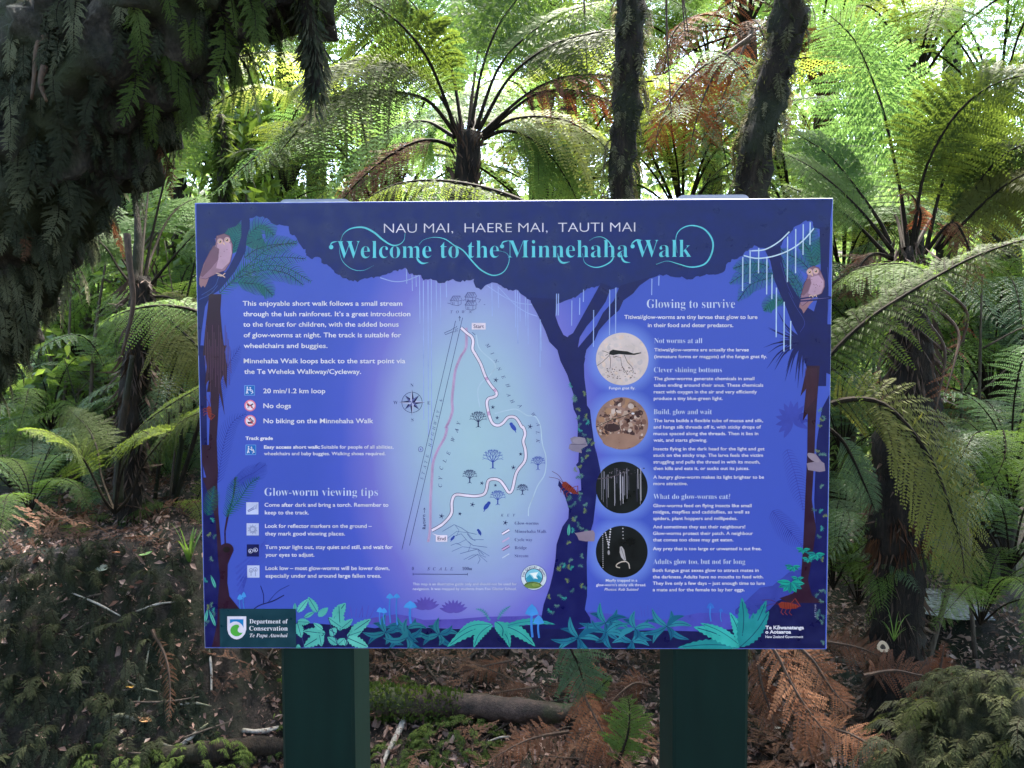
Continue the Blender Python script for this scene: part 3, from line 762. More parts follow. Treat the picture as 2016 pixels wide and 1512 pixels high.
for bx, by, w, t, ptr in ((928.7, 635.8, 27.5, 'Start', Z(6, '860,450 880,440 835,462')), (858, 1053.5, 22.6, 'End', Z(7, '423,925 450,925 390,905'))):
    sq('map_label#' + t, bx, by, bx + w, by + 13, (222, 214, 240)); poly('map_label#' + t, ptr, (222, 214, 240)); lay(8); TX('map_label#' + t, t, bx + 3.5, bx + w - 3.3, by + 10, 7.2, 'sans', (84, 74, 104)); lay(7)
lay(8)
# compass
cx, cy = Z(6, '258,1170')[0]
a = [(cx + 20 * math.cos(t), cy + 20 * math.sin(t)) for t in np.linspace(0, 2 * math.pi, 49)]; line('compass_art', a, .9, (40, 48, 100), False)
for k in range(8):
    t = k * math.pi / 4; L = 26 if k % 2 == 0 else 20; d = (math.cos(t), math.sin(t)); n = (-d[1], d[0]); q = 4.0
    u = (d[0] + n[0], d[1] + n[1]); v = (d[0] - n[0], d[1] - n[1])
    poly('compass_art', [(cx, cy), (cx + u[0] * q, cy + u[1] * q), (cx + d[0] * L, cy + d[1] * L)], (28, 36, 84)); poly('compass_art', [(cx, cy), (cx + d[0] * L, cy + d[1] * L), (cx + v[0] * q, cy + v[1] * q)], (176, 184, 226) if k % 2 == 0 else (90, 98, 160))
for ch, x, y in (('N', 258, 1000), ('S', 262, 1342), ('W', 95, 1172), ('E', 424, 1175)): CH('compass_art', ch, *Z(6, f'{x},{y}')[0], 6.2, 0, 'serif', INK)
ML = 'map_lettering'
for ch, x in zip('TOWN', (652, 708, 770, 838)): CH(ML, ch, *Z(6, f'{x},272')[0], 5.4, 0, 'ital', (70, 70, 130))
for ch, x, y, r in (('M', 1012, 608, 52), ('I', 1055, 685, 55), ('N', 1093, 760, 55), ('N', 1123, 838, 58), ('E', 1165, 918, 60), ('H', 1210, 1003, 62), ('A', 1217, 1093, 64), ('H', 1253, 1160, 55), ('A', 1327, 1200, 45), ('W', 1465, 1295, 50), ('A', 1510, 1385, 75), ('L', 1505, 1470, 88)):
    CH(ML, ch, *Z(6, f'{x},{y}')[0], 6.6, r, 'ital', (64, 68, 128))
CH(ML, 'K', *Z(7, '1292,122')[0], 6.6, 90, 'ital', (64, 68, 128))
A0, A1 = np.array(Z(7, '305,440')[0]), np.array(Z(6, '543,1150')[0])
st = 'STATE HIGHWAY 6'
for i, ch in enumerate(st):
    if ch != ' ': CH(ML, ch, *(A0 + (A1 - A0) * i / (len(st) - 1)), 5.6, -77, 'ital', (70, 78, 138))
for ch, k, x, y, r in (('C', 7, 460, 500, -88), ('Y', 7, 463, 435, -85), ('C', 7, 470, 350, -78), ('L', 7, 498, 290, -72), ('E', 7, 530, 225, -70), ('W', 7, 570, 105, -72), ('A', 7, 598, 35, -74), ('A', 6, 697, 1450, -76), ('Y', 6, 720, 1375, -78)):
    CH(ML, ch, *Z(k, f'{x},{y}')[0], 7, r, 'ital', (64, 68, 128))
for i, ch in enumerate('Return'): CH(ML, ch, 835 + (1 if ch == 'e' else 0), 1039 - i * 4.8, 6.4, -90, 'sans', (54, 60, 116))
line(ML, [(835.5, 1010), (835.5, 1000)], .8, INK, False); line(ML, [(833.5, 1003), (835.5, 999.5), (837.5, 1003)], .8, INK, False)
line(ML, [(905, 632), (905, 623)], .8, INK, False); line(ML, [(903, 626), (905, 622), (907, 626)], .8, INK, False); line(ML, Z(6, '855,475 885,500'), .9, INK, False)
for i, ch in enumerate('KEY'): CH(ML, ch, *Z(7, f'{988 + i * 50},752')[0], 5, 0, 'ital', (70, 76, 140))
for s, b, y in (('Glow-worms', 1297, 833), ('Minnehaha Walk', 1365, 903), ('Cycle way', 1245, 973), ('Bridge', 1197, 1042), ('Stream', 1210, 1110)):
    p0, p1 = Z(7, f'1094,{y} {b},{y}'); TX('key_lettering', s, p0[0], p1[0], p0[1], 6, 'serif', (72, 78, 146))
for y, c, w in ((895, (226, 218, 246), 3.6), (962, (190, 170, 216), 3), (1030, (190, 160, 210), 3.6), (1098, (190, 206, 240), 2)):
    p = Z(7, f'988,{y + 18} 1048,{y - 18}')
    if y in (895, 1030): line(MP, p, w + 1.8, (52, 48, 100), False)
    lay(9); line(MP, p, w, c, False); lay(8)
TX(ML, '0', *[Z(7, f'{x},0')[0][0] for x in (221, 236)], 840 + 1220 / 4.319, 6, 'serif', INK); TX(ML, '100m', *[Z(7, f'{x},0')[0][0] for x in (648, 731)], 840 + 1220 / 4.319, 6, 'serif', INK)
for i, ch in enumerate('SCALE'): CH(ML, ch, *Z(7, f'{362 + i * 49},1208')[0], 5.8, 0, 'ital', INK)
line(MP, Z(7, '230,1253 692,1255'), 1.1, INK, False)
for x in (230, 692): line(MP, Z(7, f'{x},1244 {x},1264'), 1, INK, False)
TX('caption_lettering#3', 'This map is an illustrative guide only and should not be used for', 812.8, 1017.5, 1152, 5.0, 'sans', (196, 204, 240)); TX('caption_lettering#3', 'navigation. It was mapped by students from Fox Glacier School.', 812.8, 1017, 1161.5, 5.0, 'sans', (196, 204, 240))
def icon_tree(x, y, h, c, sp=1.0):
    """Bare little tree drawn with forking strokes; (x, y) is its foot."""
    def br(p, a, L, w, d):
        q = (p[0] + L * math.cos(a), p[1] - L * math.sin(a)); line('map_tree_art', [p, q], w, c, False)
        if d:
            for da in ((-.5, .45) if d < 3 else (-.55, 0.0, .55)): br(q, a + da * sp, L * .68, max(.6, w * .6), d - 1)
    br((x, y), math.pi / 2, h * .34, h * .07, 0)
    for k in range(5): br((x, y - h * .30), math.pi / 2 + (k - 2) * .48 * sp, h * .27, h * .035, 3 if k in (1, 2, 3) else 2)
    for k in (-1, 1): line('map_tree_art', [(x, y - 2), (x + k * h * .14, y + 1)], .8, c, False)
for k, x, y, h, c, sp in ((6, 915, 1415, 33, (44, 52, 104), 1), (7, 908, 355, 40, (70, 92, 190), 1), (7, 712, 478, 28, (50, 62, 118), 1), (7, 1292, 365, 28, (76, 96, 190), 1), (7, 950, 662, 30, (70, 92, 190), 1), (7, 1160, 577, 22, (50, 60, 118), 1.1)): icon_tree(*Z(k, f'{x},{y}')[0], h, c, sp)
for k, x, y, r in ((6, 1090, 948, 5), (6, 1060, 1218, 4), (6, 1103, 1323, 3.6), (6, 1430, 1410, 5), (7, 1145, 233, 3.4), (7, 1083, 347, 4.6), (7, 815, 480, 3.8), (7, 930, 498, 3), (7, 735, 662, 5), (7, 628, 740, 3.4), (7, 472, 760, 5.2), (7, 1015, 817, 5)):
    q = Z(k, f'{x},{y}')[0]
    for j in range(5): t = R(-90 + 72 * j + x % 20); line('map_star_art', [q, (q[0] + r * math.cos(t), q[1] + r * math.sin(t))], 1.8, (36, 44, 100), False, .6)
for k, x, y, a, s in ((6, 1262, 1415, .9, 1), (7, 855, 675, -.9, 1), (7, 795, 897, 1.1, .7), (7, 565, 950, -.8, .6)):
    q = Z(k, f'{x},{y}')[0]; ell('map_bird_art', *q, 8.5 * s, 4 * s, (60, 84, 184), a); ell('map_bird_art', q[0] - (4 if a > 0 else -4.5) * s, q[1] - 6 * s, 3.4 * s, 3.2 * s, (60, 84, 184)); line('map_bird_art', [q, (q[0] + 9 * s * math.cos(a) * (1 if a > 0 else -1), q[1] + 11 * s)], 3 * s, (60, 84, 184), False, .6)
for i, s in enumerate(('480,890 580,832 640,860 700,900 770,915', '520,950 600,890 690,900 740,960 830,960', '580,930 640,910 690,970 740,1010 860,1025', '560,1060 650,1020 720,1030 780,1040 880,1100', '630,1080 700,1060 780,1040 830,1090', '660,1130 740,1090 790,1090 860,1150', '700,1130 780,1085 800,1130 780,1165', '600,1000 680,960 720,1000 700,1060', '550,1010 600,990 640,1010', '590,840 620,880 600,930', '690,910 720,950 760,970', '780,1045 800,1090 850,1110')):
    line(MP, Z(7, s), .8, (96, 116, 178) if i % 2 else (76, 96, 160), False)
def house(x, y, s):
    c, L = (64, 66, 128), lambda *p: line('map_town_art', [(x + a * s, y + b * s) for a, b in p], .75, (64, 66, 128), False)
    L((-10, 0), (-10, 8), (4, 10), (10, 7), (10, -1)); L((-12, 0), (-6, -9), (8, -9), (12, -1), (4, 1), (-12, 0)); L((4, 1), (4, 10))
    for k in range(5): L((-10 + k * 3.4, 0), (-5 + k * 3, -9))
    L((-7, 8), (-7, 3)); L((-4, 8), (-4, 3))
for x, y in ((695, 160), (840, 125), (842, 205)): house(*Z(6, f'{x},{y}')[0], 1.0)
for s in ('610,185 640,190', '760,160 790,150', '900,140 940,150 920,180', '970,200 985,202'): line('map_town_art', Z(6, s), .8, (64, 66, 128), False)
line(MP, Z(6, '580,480 650,450 680,425 695,470 660,470 590,498 580,480'), .9, (54, 60, 116), False)
for s in ('690,430 705,412', '695,445 715,438', '697,458 715,462'): line(MP, Z(6, s), .8, (54, 60, 116), False)
ell(MP, *Z(7, '295,192')[0], 5, 5.5, INK, n=16); lay(9); ell(MP, *Z(7, '295,192')[0], 4.2, 4.7, (150, 172, 222), n=16); lay(10); CH(MP, '6', *Z(7, '295,192')[0], 4, 0, 'sans', INK)
# school badge
lay(9); bx, by = Z(7, '1257,1282')[0]; p = 'school_badge'
ell(p, bx, by, 25.6, 25, (54, 80, 150)); lay(10); ell(p, bx, by, 24.8, 24.2, (206, 220, 240)); lay(11); ell(p, bx, by - 1, 18, 17, (30, 42, 84)); lay(12); ell(p, bx, by - 1, 16.4, 15.6, (130, 200, 232)); lay(13)
poly(p, [(bx - 16, by + 2), (bx - 8, by - 6), (bx, by + 4), (bx + 9, by - 5), (bx + 16, by + 2), (bx + 12, by + 9), (bx - 12, by + 9)], (60, 150, 186)); poly(p, [(bx - 9, by - 8), (bx + 9, by - 11), (bx + 4, by - 3), (bx + 8, by + 3), (bx, by + 1), (bx - 3, by - 4)], (240, 244, 252))
lay(14); ell(p, bx - 2, by + 15, 17, 7, (110, 140, 80)); lay(15); ell(p, bx + 4, by + 14, 8, 4, (140, 166, 96)); line(p, [(bx - 20, by + 16), (bx - 8, by + 10), (bx + 8, by + 12), (bx + 18, by + 17)], 1, (40, 50, 60))
for i, ch in enumerate('Fox Glacier School'):
    t = R(-172 + i * 9.6)
    if ch != ' ': CH(p, ch, bx + 21.2 * math.cos(t), by + 20.6 * math.sin(t), 4.6, -172 + i * 9.6 + 90, 'sans', (30, 40, 84))

# ---- round photographs
lay(9)
rp = random.Random(11)
def disc(cx, cy, r, c, blots, ncol):
    p = 'photo_disc#%d' % int(cy // 100); ell(p, cx, cy, r, r, c, n=56); lay(10)
    for i in range(blots):
        a, q = rp.uniform(0, 6.28), r * math.sqrt(rp.random()) * .93; s = rp.uniform(1, 6.5)
        s = min(s, (r - q) * .95)
        if s > .7: ell(p, cx + q * math.cos(a), cy + q * math.sin(a), s, s * rp.uniform(.4, 1), rp.choice(ncol), rp.uniform(0, 3), 9)
    lay(11)
disc(1225, 706.7, 51.7, (206, 194, 200), 120, [(212, 200, 204), (198, 188, 196), (214, 196, 192), (190, 182, 192)])
for i in range(46):
    x, y = rp.uniform(-34, 26), rp.uniform(16, 40)
    if x * x + y * y < 2300: ell('photo_disc#7', 1225 + x, 706.7 + y, rp.uniform(.6, 2), rp.uniform(.5, 1.4), rp.choice([(140, 118, 116), (110, 96, 100), (70, 60, 68)]), n=7)
lay(12)
gn = 'photo_disc#7'
poly(gn, Z(8, '700,300 735,280 800,290 900,300 970,325 1055,312 1060,322 985,342 900,340 800,332 740,345 690,335'), (40, 28, 36))
for s in ('700,340 620,420 555,465', '700,350 710,400 705,490', '740,355 825,370 835,460 905,570', '865,340 900,420 955,480 970,540', '690,320 640,300 615,295', '680,330 650,350', '780,355 750,375 735,360'): line(gn, Z(8, s), .9, (60, 48, 56), False)
line(gn, Z(8, '760,300 850,308 930,325'), 1.4, (96, 80, 86), False)
lay(9)
disc(1224.5, 833.5, 51.6, (150, 122, 116), 260, [(182, 160, 152), (120, 92, 86), (88, 66, 64), (166, 130, 108), (196, 180, 178), (138, 112, 104), (70, 54, 56)])
ell('photo_disc#8', 1222, 868, 36, 15, (152, 122, 112)); ell('photo_disc#8', 1205, 842, 16, 8, (66, 52, 54))
lay(12); line('photo_disc#8', Z(8, '545,1165 700,1090 850,1045 1000,990 1090,985'), 2.2, (50, 38, 40), taper=.7); line('photo_disc#8', Z(8, '560,1155 700,1085 850,1040'), .8, (190, 170, 150), taper=.5)
for s in ('800,1110 825,1220', '1030,1140 1045,1210', '680,1100 672,1180'): line('photo_disc#8', Z(8, s), 1.6, (84, 70, 70), False)
ell('photo_disc#8', *Z(8, '965,1012')[0], 3, 2, (220, 226, 246), n=10)
lay(9)
for y in (959.8, 1086): ell('photo_disc#%d' % int(y // 100), 1224, y, 51, 51, (8, 8, 18), n=56)
lay(10)
for k in range(30):
    x = rp.gauss(1222, 20); x = min(1266, max(1184, x)); t0 = 925 + rp.uniform(-6, 16) - (x - 1224) * .1; t1 = min(t0 + rp.uniform(25, 75), 959.8 + math.sqrt(max(1, 49 ** 2 - (x - 1224) ** 2)))
    line('photo_disc#9', [(x, t0), (x + .6, t1)], rp.uniform(.5, 1.3), rp.choice([(96, 96, 116), (150, 150, 172), (64, 64, 84), (190, 190, 210)]), False)
for k in range(40): ell('photo_disc#9', rp.gauss(1228, 18), rp.gauss(930, 5), rp.uniform(.8, 2.6), rp.uniform(.6, 1.6), rp.choice([(70, 66, 80), (110, 106, 122), (44, 42, 54)]), n=8)
line('photo_disc#9', Z(9, '405,262 480,255 560,235 640,200'), 2.6, (84, 78, 88), taper=.4)
for x0, y0, x1, y1, n, r in ((448, 725, 450, 995, 17, 1.0), (512, 680, 495, 830, 8, 1.7), (470, 710, 492, 800, 6, 1.5), (614, 672, 616, 756, 4, 1.1)):
    for i in range(n): q = Z(9, f'{x0 + (x1 - x0) * i / (n - 1)},{y0 + (y1 - y0) * i / (n - 1)}')[0]; ell('photo_disc#10', *q, r, r, (196, 196, 212), n=8)
ell('photo_disc#10', *Z(9, '497,872')[0], 2.2, 5, (150, 148, 160), n=10)
poly('photo_disc#10', Z(9, '590,825 605,820 625,850 640,935 625,940 600,910 587,870'), (172, 170, 180)); line('photo_disc#10', Z(9, '600,835 615,880 630,930'), 1, (110, 108, 120), False)
line('photo_disc#10', Z(9, '640,945 600,950 565,970 562,990 590,998'), 2.2, (190, 180, 176)); line('photo_disc#10', Z(9, '640,945 662,965 670,1005'), 2, (180, 172, 170))

# ---- plants along the foot of the board
lay(12)
PL = 'plant_art'
def mush(k, x, y, w, h, st, c=(74, 150, 232)):
    x, y = Z(k, f'{x},{y}')[0]; line('mushroom_art', [(x, y), (x - 1, y + st * .5), (x + 1, y + st)], max(1.6, w * .17), (66, 128, 220)); poly('mushroom_art', [(x - w / 2, y + h * .3), (x - w * .3, y - h * .3), (x, y - h * .7), (x + w * .3, y - h * .3), (x + w / 2, y + h * .3), (x, y + h * .5)], c)
for a in ((14, 752, 92, 15, 9, 52), (14, 803, 90, 14, 8, 56), (14, 905, 158, 27, 13, 36), (14, 678, 195, 14, 9, 28), (14, 708, 200, 13, 9, 26), (5, 400, 1020, 11, 10, 24), (5, 432, 1000, 10, 10, 28)): mush(*a)
for a in ((15, 1326, 165, 16, 11, 30, (60, 110, 206)), (15, 1404, 196, 9, 6, 22, (60, 110, 206))): mush(*a)
lay(13)
def rosette(cx, cy, n, L, w, c, rib, a0=0, sq_=.7, wavy=6):
    for k in range(n):
        a = R(a0 + 360 / n * k); l = L * (1 + .2 * math.sin(k * 2.3)); leaf(PL, (cx, cy), (cx + l * math.cos(a), cy + l * sq_ * math.sin(a)), w, c[k % len(c)], rib, 0, wavy * (1 if k % 2 else -1))
T1, T2, T3 = [(48, 118, 140), (40, 102, 132)], [(64, 168, 166), (54, 150, 156)], (24, 44, 100)
lay(12)
for k, x, y, n, L in ((14, 720, 360, 8, 44), (14, 880, 400, 8, 46), (14, 880, 330, 6, 40), (14, 1120, 375, 8, 40), (15, 335, 400, 9, 52), (15, 540, 290, 9, 50), (15, 545, 360, 7, 44), (15, 760, 330, 8, 42), (15, 740, 430, 7, 36), (15, 1000, 315, 9, 50)):
    rosette(*Z(k, f'{x},{y}')[0], n, L, 11, T1 if k == 14 else [(52, 132, 158), (44, 114, 146), (38, 98, 134)], T3, x % 40)
lay(13)
for s, t, w in (('1520,300', '1180,470', 26), ('1520,300', '1380,475', 24), ('1540,320', '1650,475', 22), ('1560,300', '1840,465', 28), ('1600,320', '1990,300', 15), ('1500,300', '1250,380', 20), ('1545,280', '1590,400', 30)):
    leaf(PL, Z(14, s)[0], Z(14, t)[0], w * .8, T2[w % 2], (26, 90, 120), 9, 8 if float(t.split(',')[0]) < 1500 else -8)
for s in ('1500,270 1450,200 1400,185', '1560,260 1600,200 1650,165'): fern(PL, Z(14, s), 5, 9, (60, 150, 160), w=1)
for b, t, w in (('1550,468', '1080,475', 26), ('1550,468', '1200,320', 32), ('1550,460', '1250,290', 20), ('1550,465', '1470,210', 24), ('1550,465', '1560,100', 30), ('1550,465', '1650,210', 22), ('1550,465', '1745,120', 30), ('1550,468', '1765,200', 30)):
    leaf(PL, Z(15, b)[0], Z(15, t)[0], w * .82, [(62, 176, 178), (46, 140, 152)][w % 4 // 2], (26, 84, 112), 10, 5)
for b, t, w in (('60,210', '140,110', 15), ('210,210', '140,95', 17), ('110,250', '190,205', 10), ('60,280', '155,285', 16), ('60,290', '90,400', 20), ('215,240', '290,175', 16), ('330,260', '420,140', 26), ('380,350', '370,150', 22), ('290,250', '400,330', 16), ('390,330', '475,260', 16), ('450,370', '610,260', 22), ('430,390', '545,350', 17), ('430,400', '590,470', 24), ('270,370', '105,350', 22), ('260,375', '105,470', 26), ('225,380', '240,465', 17),
                ('360,450', '285,395', 17), ('365,450', '415,405', 16), ('50,470', '85,475', 14), ('350,370', '300,340', 22), ('40,200', '42,140', 8), ('420,460', '410,410', 12), ('250,340', '180,290', 12)):
    leaf(PL, Z(14, b)[0], Z(14, t)[0], w * .85, (86, 178, 176) if w % 3 else (98, 192, 186), (28, 70, 104), 7)
for s in ('60,280 100,420 110,470', '290,250 320,340 360,450', '450,370 430,420 420,475'): line(PL, Z(14, s), 1.6, (56, 70, 120))
for s, r0, n in (('375,960', 20, 5), ('440,985', 26, 6), ('320,1050', 22, 6), ('310,1135', 38, 7), ('400,1010', 18, 5), ('345,1110', 18, 5)):
    q = Z(13, s)[0]
    for k in range(n): a = R(10 + 170 / (n - 1) * k); leaf(PL, q, (q[0] + r0 * .72 * math.cos(a), q[1] + r0 * .62 * math.sin(a) - 3), r0 * .28, [(40, 160, 148), (30, 128, 136)][k % 2], (20, 60, 92), 0)
lay(14)
for a in ((14, 1815, 200, 27, 20, 52), (14, 1865, 272, 22, 16, 34)): mush(*a)

# ---- department plaque printed at the lower left corner
lay(16)
pq = 'department_plaque'
poly(pq, [(432.3, 1198.2), (582.6, 1198.2), (583.2, 1274.6), (433.5, 1273.9)], (26, 68, 82)); lay(17)
poly(pq, Z(16, '570,278 883,278 883,500 860,570 815,625 765,652 725,660 685,652 635,625 590,570 570,500'), (216, 216, 244)); lay(18)
poly(pq, Z(16, '613,326 837,326 837,470 815,420 770,380 720,362 670,366 613,395'), (34, 128, 206))
a_ = [(725 + 104 * math.cos(t), 511 + 97 * math.sin(t)) for t in np.linspace(R(20), R(285), 30)]
poly(pq, Z(16, ' '.join(f'{x:.0f},{y:.0f}' for x, y in a_) + ' 770,450 745,480 742,520 765,545 800,550'), (84, 172, 78))
lay(19)
TX(pq, 'Department of', 491.5, 567, 1227, 8.2, 'sbold'); TX(pq, 'Conservation', 491, 566.7, 1241, 8.6, 'sbold'); TX(pq, 'Te Papa Atawhai', 492, 566.3, 1254, 7, 'bital')

for part, (mb, ms) in art_parts.items():
    mb.build(part.split('#')[0], ms, sign)

# ------------------------------------------------------------------ plant materials
M_STEM = bark_mat('frond_stem', (0.006, 0.005, 0.004), (0.012, 0.009, 0.006), (0.03, 0.022, 0.014), 40, rough=0.8, bump=0.1, spec=0.06)
M_STEMB = bark_mat('dead_stem', (0.02, 0.012, 0.008), (0.05, 0.028, 0.018), (0.09, 0.05, 0.03), 40, rough=0.7, bump=0.1)
M_FERN = leaf_mat('fern_green', (0.030, 0.058, 0.014), (0.068, 0.112, 0.026), 0.45, c3=(0.105, 0.150, 0.036), rough=.6, spec=.12)
M_FERNL = leaf_mat('fern_light_green', (0.052, 0.100, 0.030), (0.088, 0.152, 0.046), 0.5, c3=(0.118, 0.180, 0.062), rough=.6, spec=.12)
M_FERNY = leaf_mat('fern_yellow_green', (0.075, 0.100, 0.022), (0.115, 0.145, 0.032), 0.48, c3=(0.14, 0.16, 0.045), rough=.6, spec=.12)
M_FERNO = leaf_mat('fern_olive', (0.046, 0.052, 0.012), (0.080, 0.084, 0.018), 0.4, c3=(0.105, 0.095, 0.025), rough=.6, spec=.12)
M_FERNB = leaf_mat('fern_blue_green', (0.026, 0.050, 0.022), (0.055, 0.092, 0.042), 0.3, c3=(0.09, 0.13, 0.07), rough=0.5, spec=0.2)
M_DEAD = leaf_mat('fern_dead_brown', (0.036, 0.016, 0.009), (0.115, 0.046, 0.022), 0.25, c3=(0.21, 0.100, 0.052), rough=0.75, spec=0.15, scale=9)
M_EPI = leaf_mat('epiphyte_leaf', (0.026, 0.024, 0.012), (0.075, 0.070, 0.036), 0.3, island=True, c3=(0.21, 0.19, 0.12), rough=.7, spec=.1, scale=5)
M_FERND = leaf_mat('fern_deep_green', (0.020, 0.034, 0.007), (0.044, 0.064, 0.013), 0.45, c3=(0.070, 0.090, 0.020), rough=.65, spec=.1)
M_DEBRIS = leaf_mat('frond_debris', (0.035, 0.020, 0.014), (0.110, 0.056, 0.034), 0.15, island=False, c3=(0.26, 0.16, 0.11), rough=.8, spec=.1, scale=14)
M_DEADO = leaf_mat('fern_dead_orange', (0.10, 0.035, 0.014), (0.22, 0.075, 0.028), 0.4, c3=(0.32, 0.13, 0.05), rough=.8, spec=.08, scale=5)
M_SKIRT = leaf_mat('skirt_brown', (0.035, 0.017, 0.010), (0.075, 0.034, 0.018), 0.2, island=True, c3=(0.15, 0.07, 0.035), rough=0.8, spec=0.1)
M_FILMY = leaf_mat('filmy_fern', (0.012, 0.014, 0.009), (0.034, 0.037, 0.021), 0.35, c3=(0.120, 0.118, 0.070), rough=0.75, spec=0.08, scale=4)
M_FILMYM = leaf_mat('filmy_fern_cover', (0.014, 0.018, 0.012), (0.030, 0.036, 0.022), 0.3, island=True, c3=(0.065, 0.062, 0.040), rough=0.75, spec=0.08, scale=4)
M_MOSS = leaf_mat('moss', (0.020, 0.034, 0.008), (0.050, 0.075, 0.016), 0.25, island=True, c3=(0.10, 0.13, 0.03), rough=0.8, spec=0.1, scale=6)
M_MOSSD = leaf_mat('dark_moss', (0.012, 0.014, 0.006), (0.030, 0.034, 0.014), 0.2, island=True, c3=(0.075, 0.080, 0.030), rough=0.8, spec=0.1, scale=6)
M_LEAF = leaf_mat('broad_leaf', (0.055, 0.095, 0.020), (0.100, 0.150, 0.030), 0.5, island=True, c3=(0.14, 0.19, 0.045), rough=0.3, spec=0.5)
M_WOOD_FAR = leaf_mat('far_leaves', (0.045, 0.078, 0.026), (0.085, 0.132, 0.044), 0.5, island=True, c3=(0.135, 0.17, 0.065), scale=0.7, rough=.6, spec=.12)
M_UNSEEN_CANOPY = leaf_mat('unseen_canopy_leaves', (0.030, 0.060, 0.018), (0.050, 0.090, 0.026), 0.3, island=True)
M_LITTER = leaf_mat('litter_leaves', (0.050, 0.030, 0.024), (0.160, 0.090, 0.068), 0.1, island=True, c3=(0.32, 0.21, 0.165), rough=0.5, spec=0.4, scale=5)
M_GRASS = leaf_mat('strap_leaf', (0.060, 0.110, 0.022), (0.110, 0.180, 0.040), 0.4, c3=(0.15, 0.22, 0.06))
M_TRUNK = bark_mat('fern_trunk', (0.005, 0.004, 0.003), (0.013, 0.009, 0.007), (0.034, 0.023, 0.016), 26, stretch=0.12, bump=0.9)
M_BARK = bark_mat('mossy_bark', (0.006, 0.004, 0.0025), (0.015, 0.0095, 0.006), (0.038, 0.025, 0.015), 22, moss=(0.014, 0.016, 0.006), bump=1.0)
M_LTRUNK = bark_mat('old_mossy_bark', (0.010, 0.008, 0.007), (0.030, 0.024, 0.019), (0.085, 0.068, 0.054), 16, moss=(0.030, 0.034, 0.014), bump=1.0, stretch=.6)
M_STUMP = leaf_mat('stump_fern_green', (0.012, 0.017, 0.004), (0.034, 0.041, 0.011), 0.35, c3=(0.085, 0.092, 0.03), rough=.75, spec=.08, scale=6)
M_MOUND = bark_mat('mound_moss', (0.010, 0.010, 0.004), (0.022, 0.024, 0.008), (0.045, 0.045, 0.018), 40, stretch=1, bump=1.0)
M_PALE = bark_mat('pale_twig', (0.14, 0.12, 0.10), (0.26, 0.23, 0.20), (0.38, 0.35, 0.31), 30, moss=(0.10, 0.10, 0.06), rough=0.7)
M_TWIG = bark_mat('dark_twig', (0.025, 0.018, 0.014), (0.055, 0.040, 0.030), (0.10, 0.08, 0.06), 30)
M_LOG = bark_mat('wet_log', (0.012, 0.008, 0.006), (0.038, 0.022, 0.017), (0.085, 0.052, 0.042), 26, moss=(0.030, 0.036, 0.012), rough=0.55, stretch=1.0)
M_SOIL = bark_mat('forest_soil', (0.006, 0.005, 0.004), (0.018, 0.013, 0.010), (0.050, 0.036, 0.028), 24, moss=(0.014, 0.018, 0.008), stretch=1.0, bump=1.0)

# ------------------------------------------------------------------ ground
def height(x, y):
    n = noise.noise(Vector((x * .55, y * .55, 3.1))) * .10 + noise.noise(Vector((x * 2.1, y * 2.1, 1.7))) * .045 + noise.noise(Vector((x * 6, y * 6, 5.2))) * .018
    h = n * ss(1.6, 2.6, y + abs(x) * .2)
    h += 0.74 * ss(-0.72, -1.32, x + .12 * noise.noise(Vector((0, y * 2, 9)))) * ss(2.25, 3.0, y + .1 * noise.noise(Vector((x * 3, 0, 4)))) * (1 - .35 * ss(4.0, 6, y))
    h += 0.05 * max(0, min(y, 12) - 3)
    h -= 0.16 * math.exp(-((x - (2.2 + .25 * math.sin(y))) / .45) ** 2) * ss(3, 4, y)
    h += 0.42 * max(0, y - 15) - 0.36 * max(0, y - 34)  # far slope added to block the bright sky low at the horizon
    return h
def axis(a, b, step, far, g=1.22):
    c = list(np.arange(a, b, step)); d = step
    lo, hi = c[0], c[-1]; L, H = [], []
    while lo > far[0]: d *= g; lo -= d; L.append(lo)
    d = step
    while hi < far[1]: d *= g; hi += d; H.append(hi)
    return np.array(L[::-1] + c + H)
xs, ys = axis(-2.6, 2.9, .05, (-120, 120)), axis(1.7, 6.2, .05, (-60, 160))
V = np.array([[x, y, height(x, y)] for y in ys for x in xs]); nx = len(xs)
ii, jj = np.meshgrid(np.arange(len(ys) - 1), np.arange(nx - 1), indexing='ij'); q = (ii * nx + jj).ravel()
mb = MB(); mb.add(V, np.stack([q, q + 1, q + nx + 1, q + nx], 1))
tag(mb.build('ground', [M_SOIL], smooth=True), kind='structure')

def G(px, py, lift=0.0):
    """Where the pixel's line of sight meets the ground."""
    d = FW + (px - CX) / F_PX * RT + (CY - py) / F_PX * UP
    k = 1.2
    while k < 40:
        p = CAM + d * k
        if p[2] <= height(p[0], p[1]) + lift: return p
        k += 0.01
    return CAM + d * 6

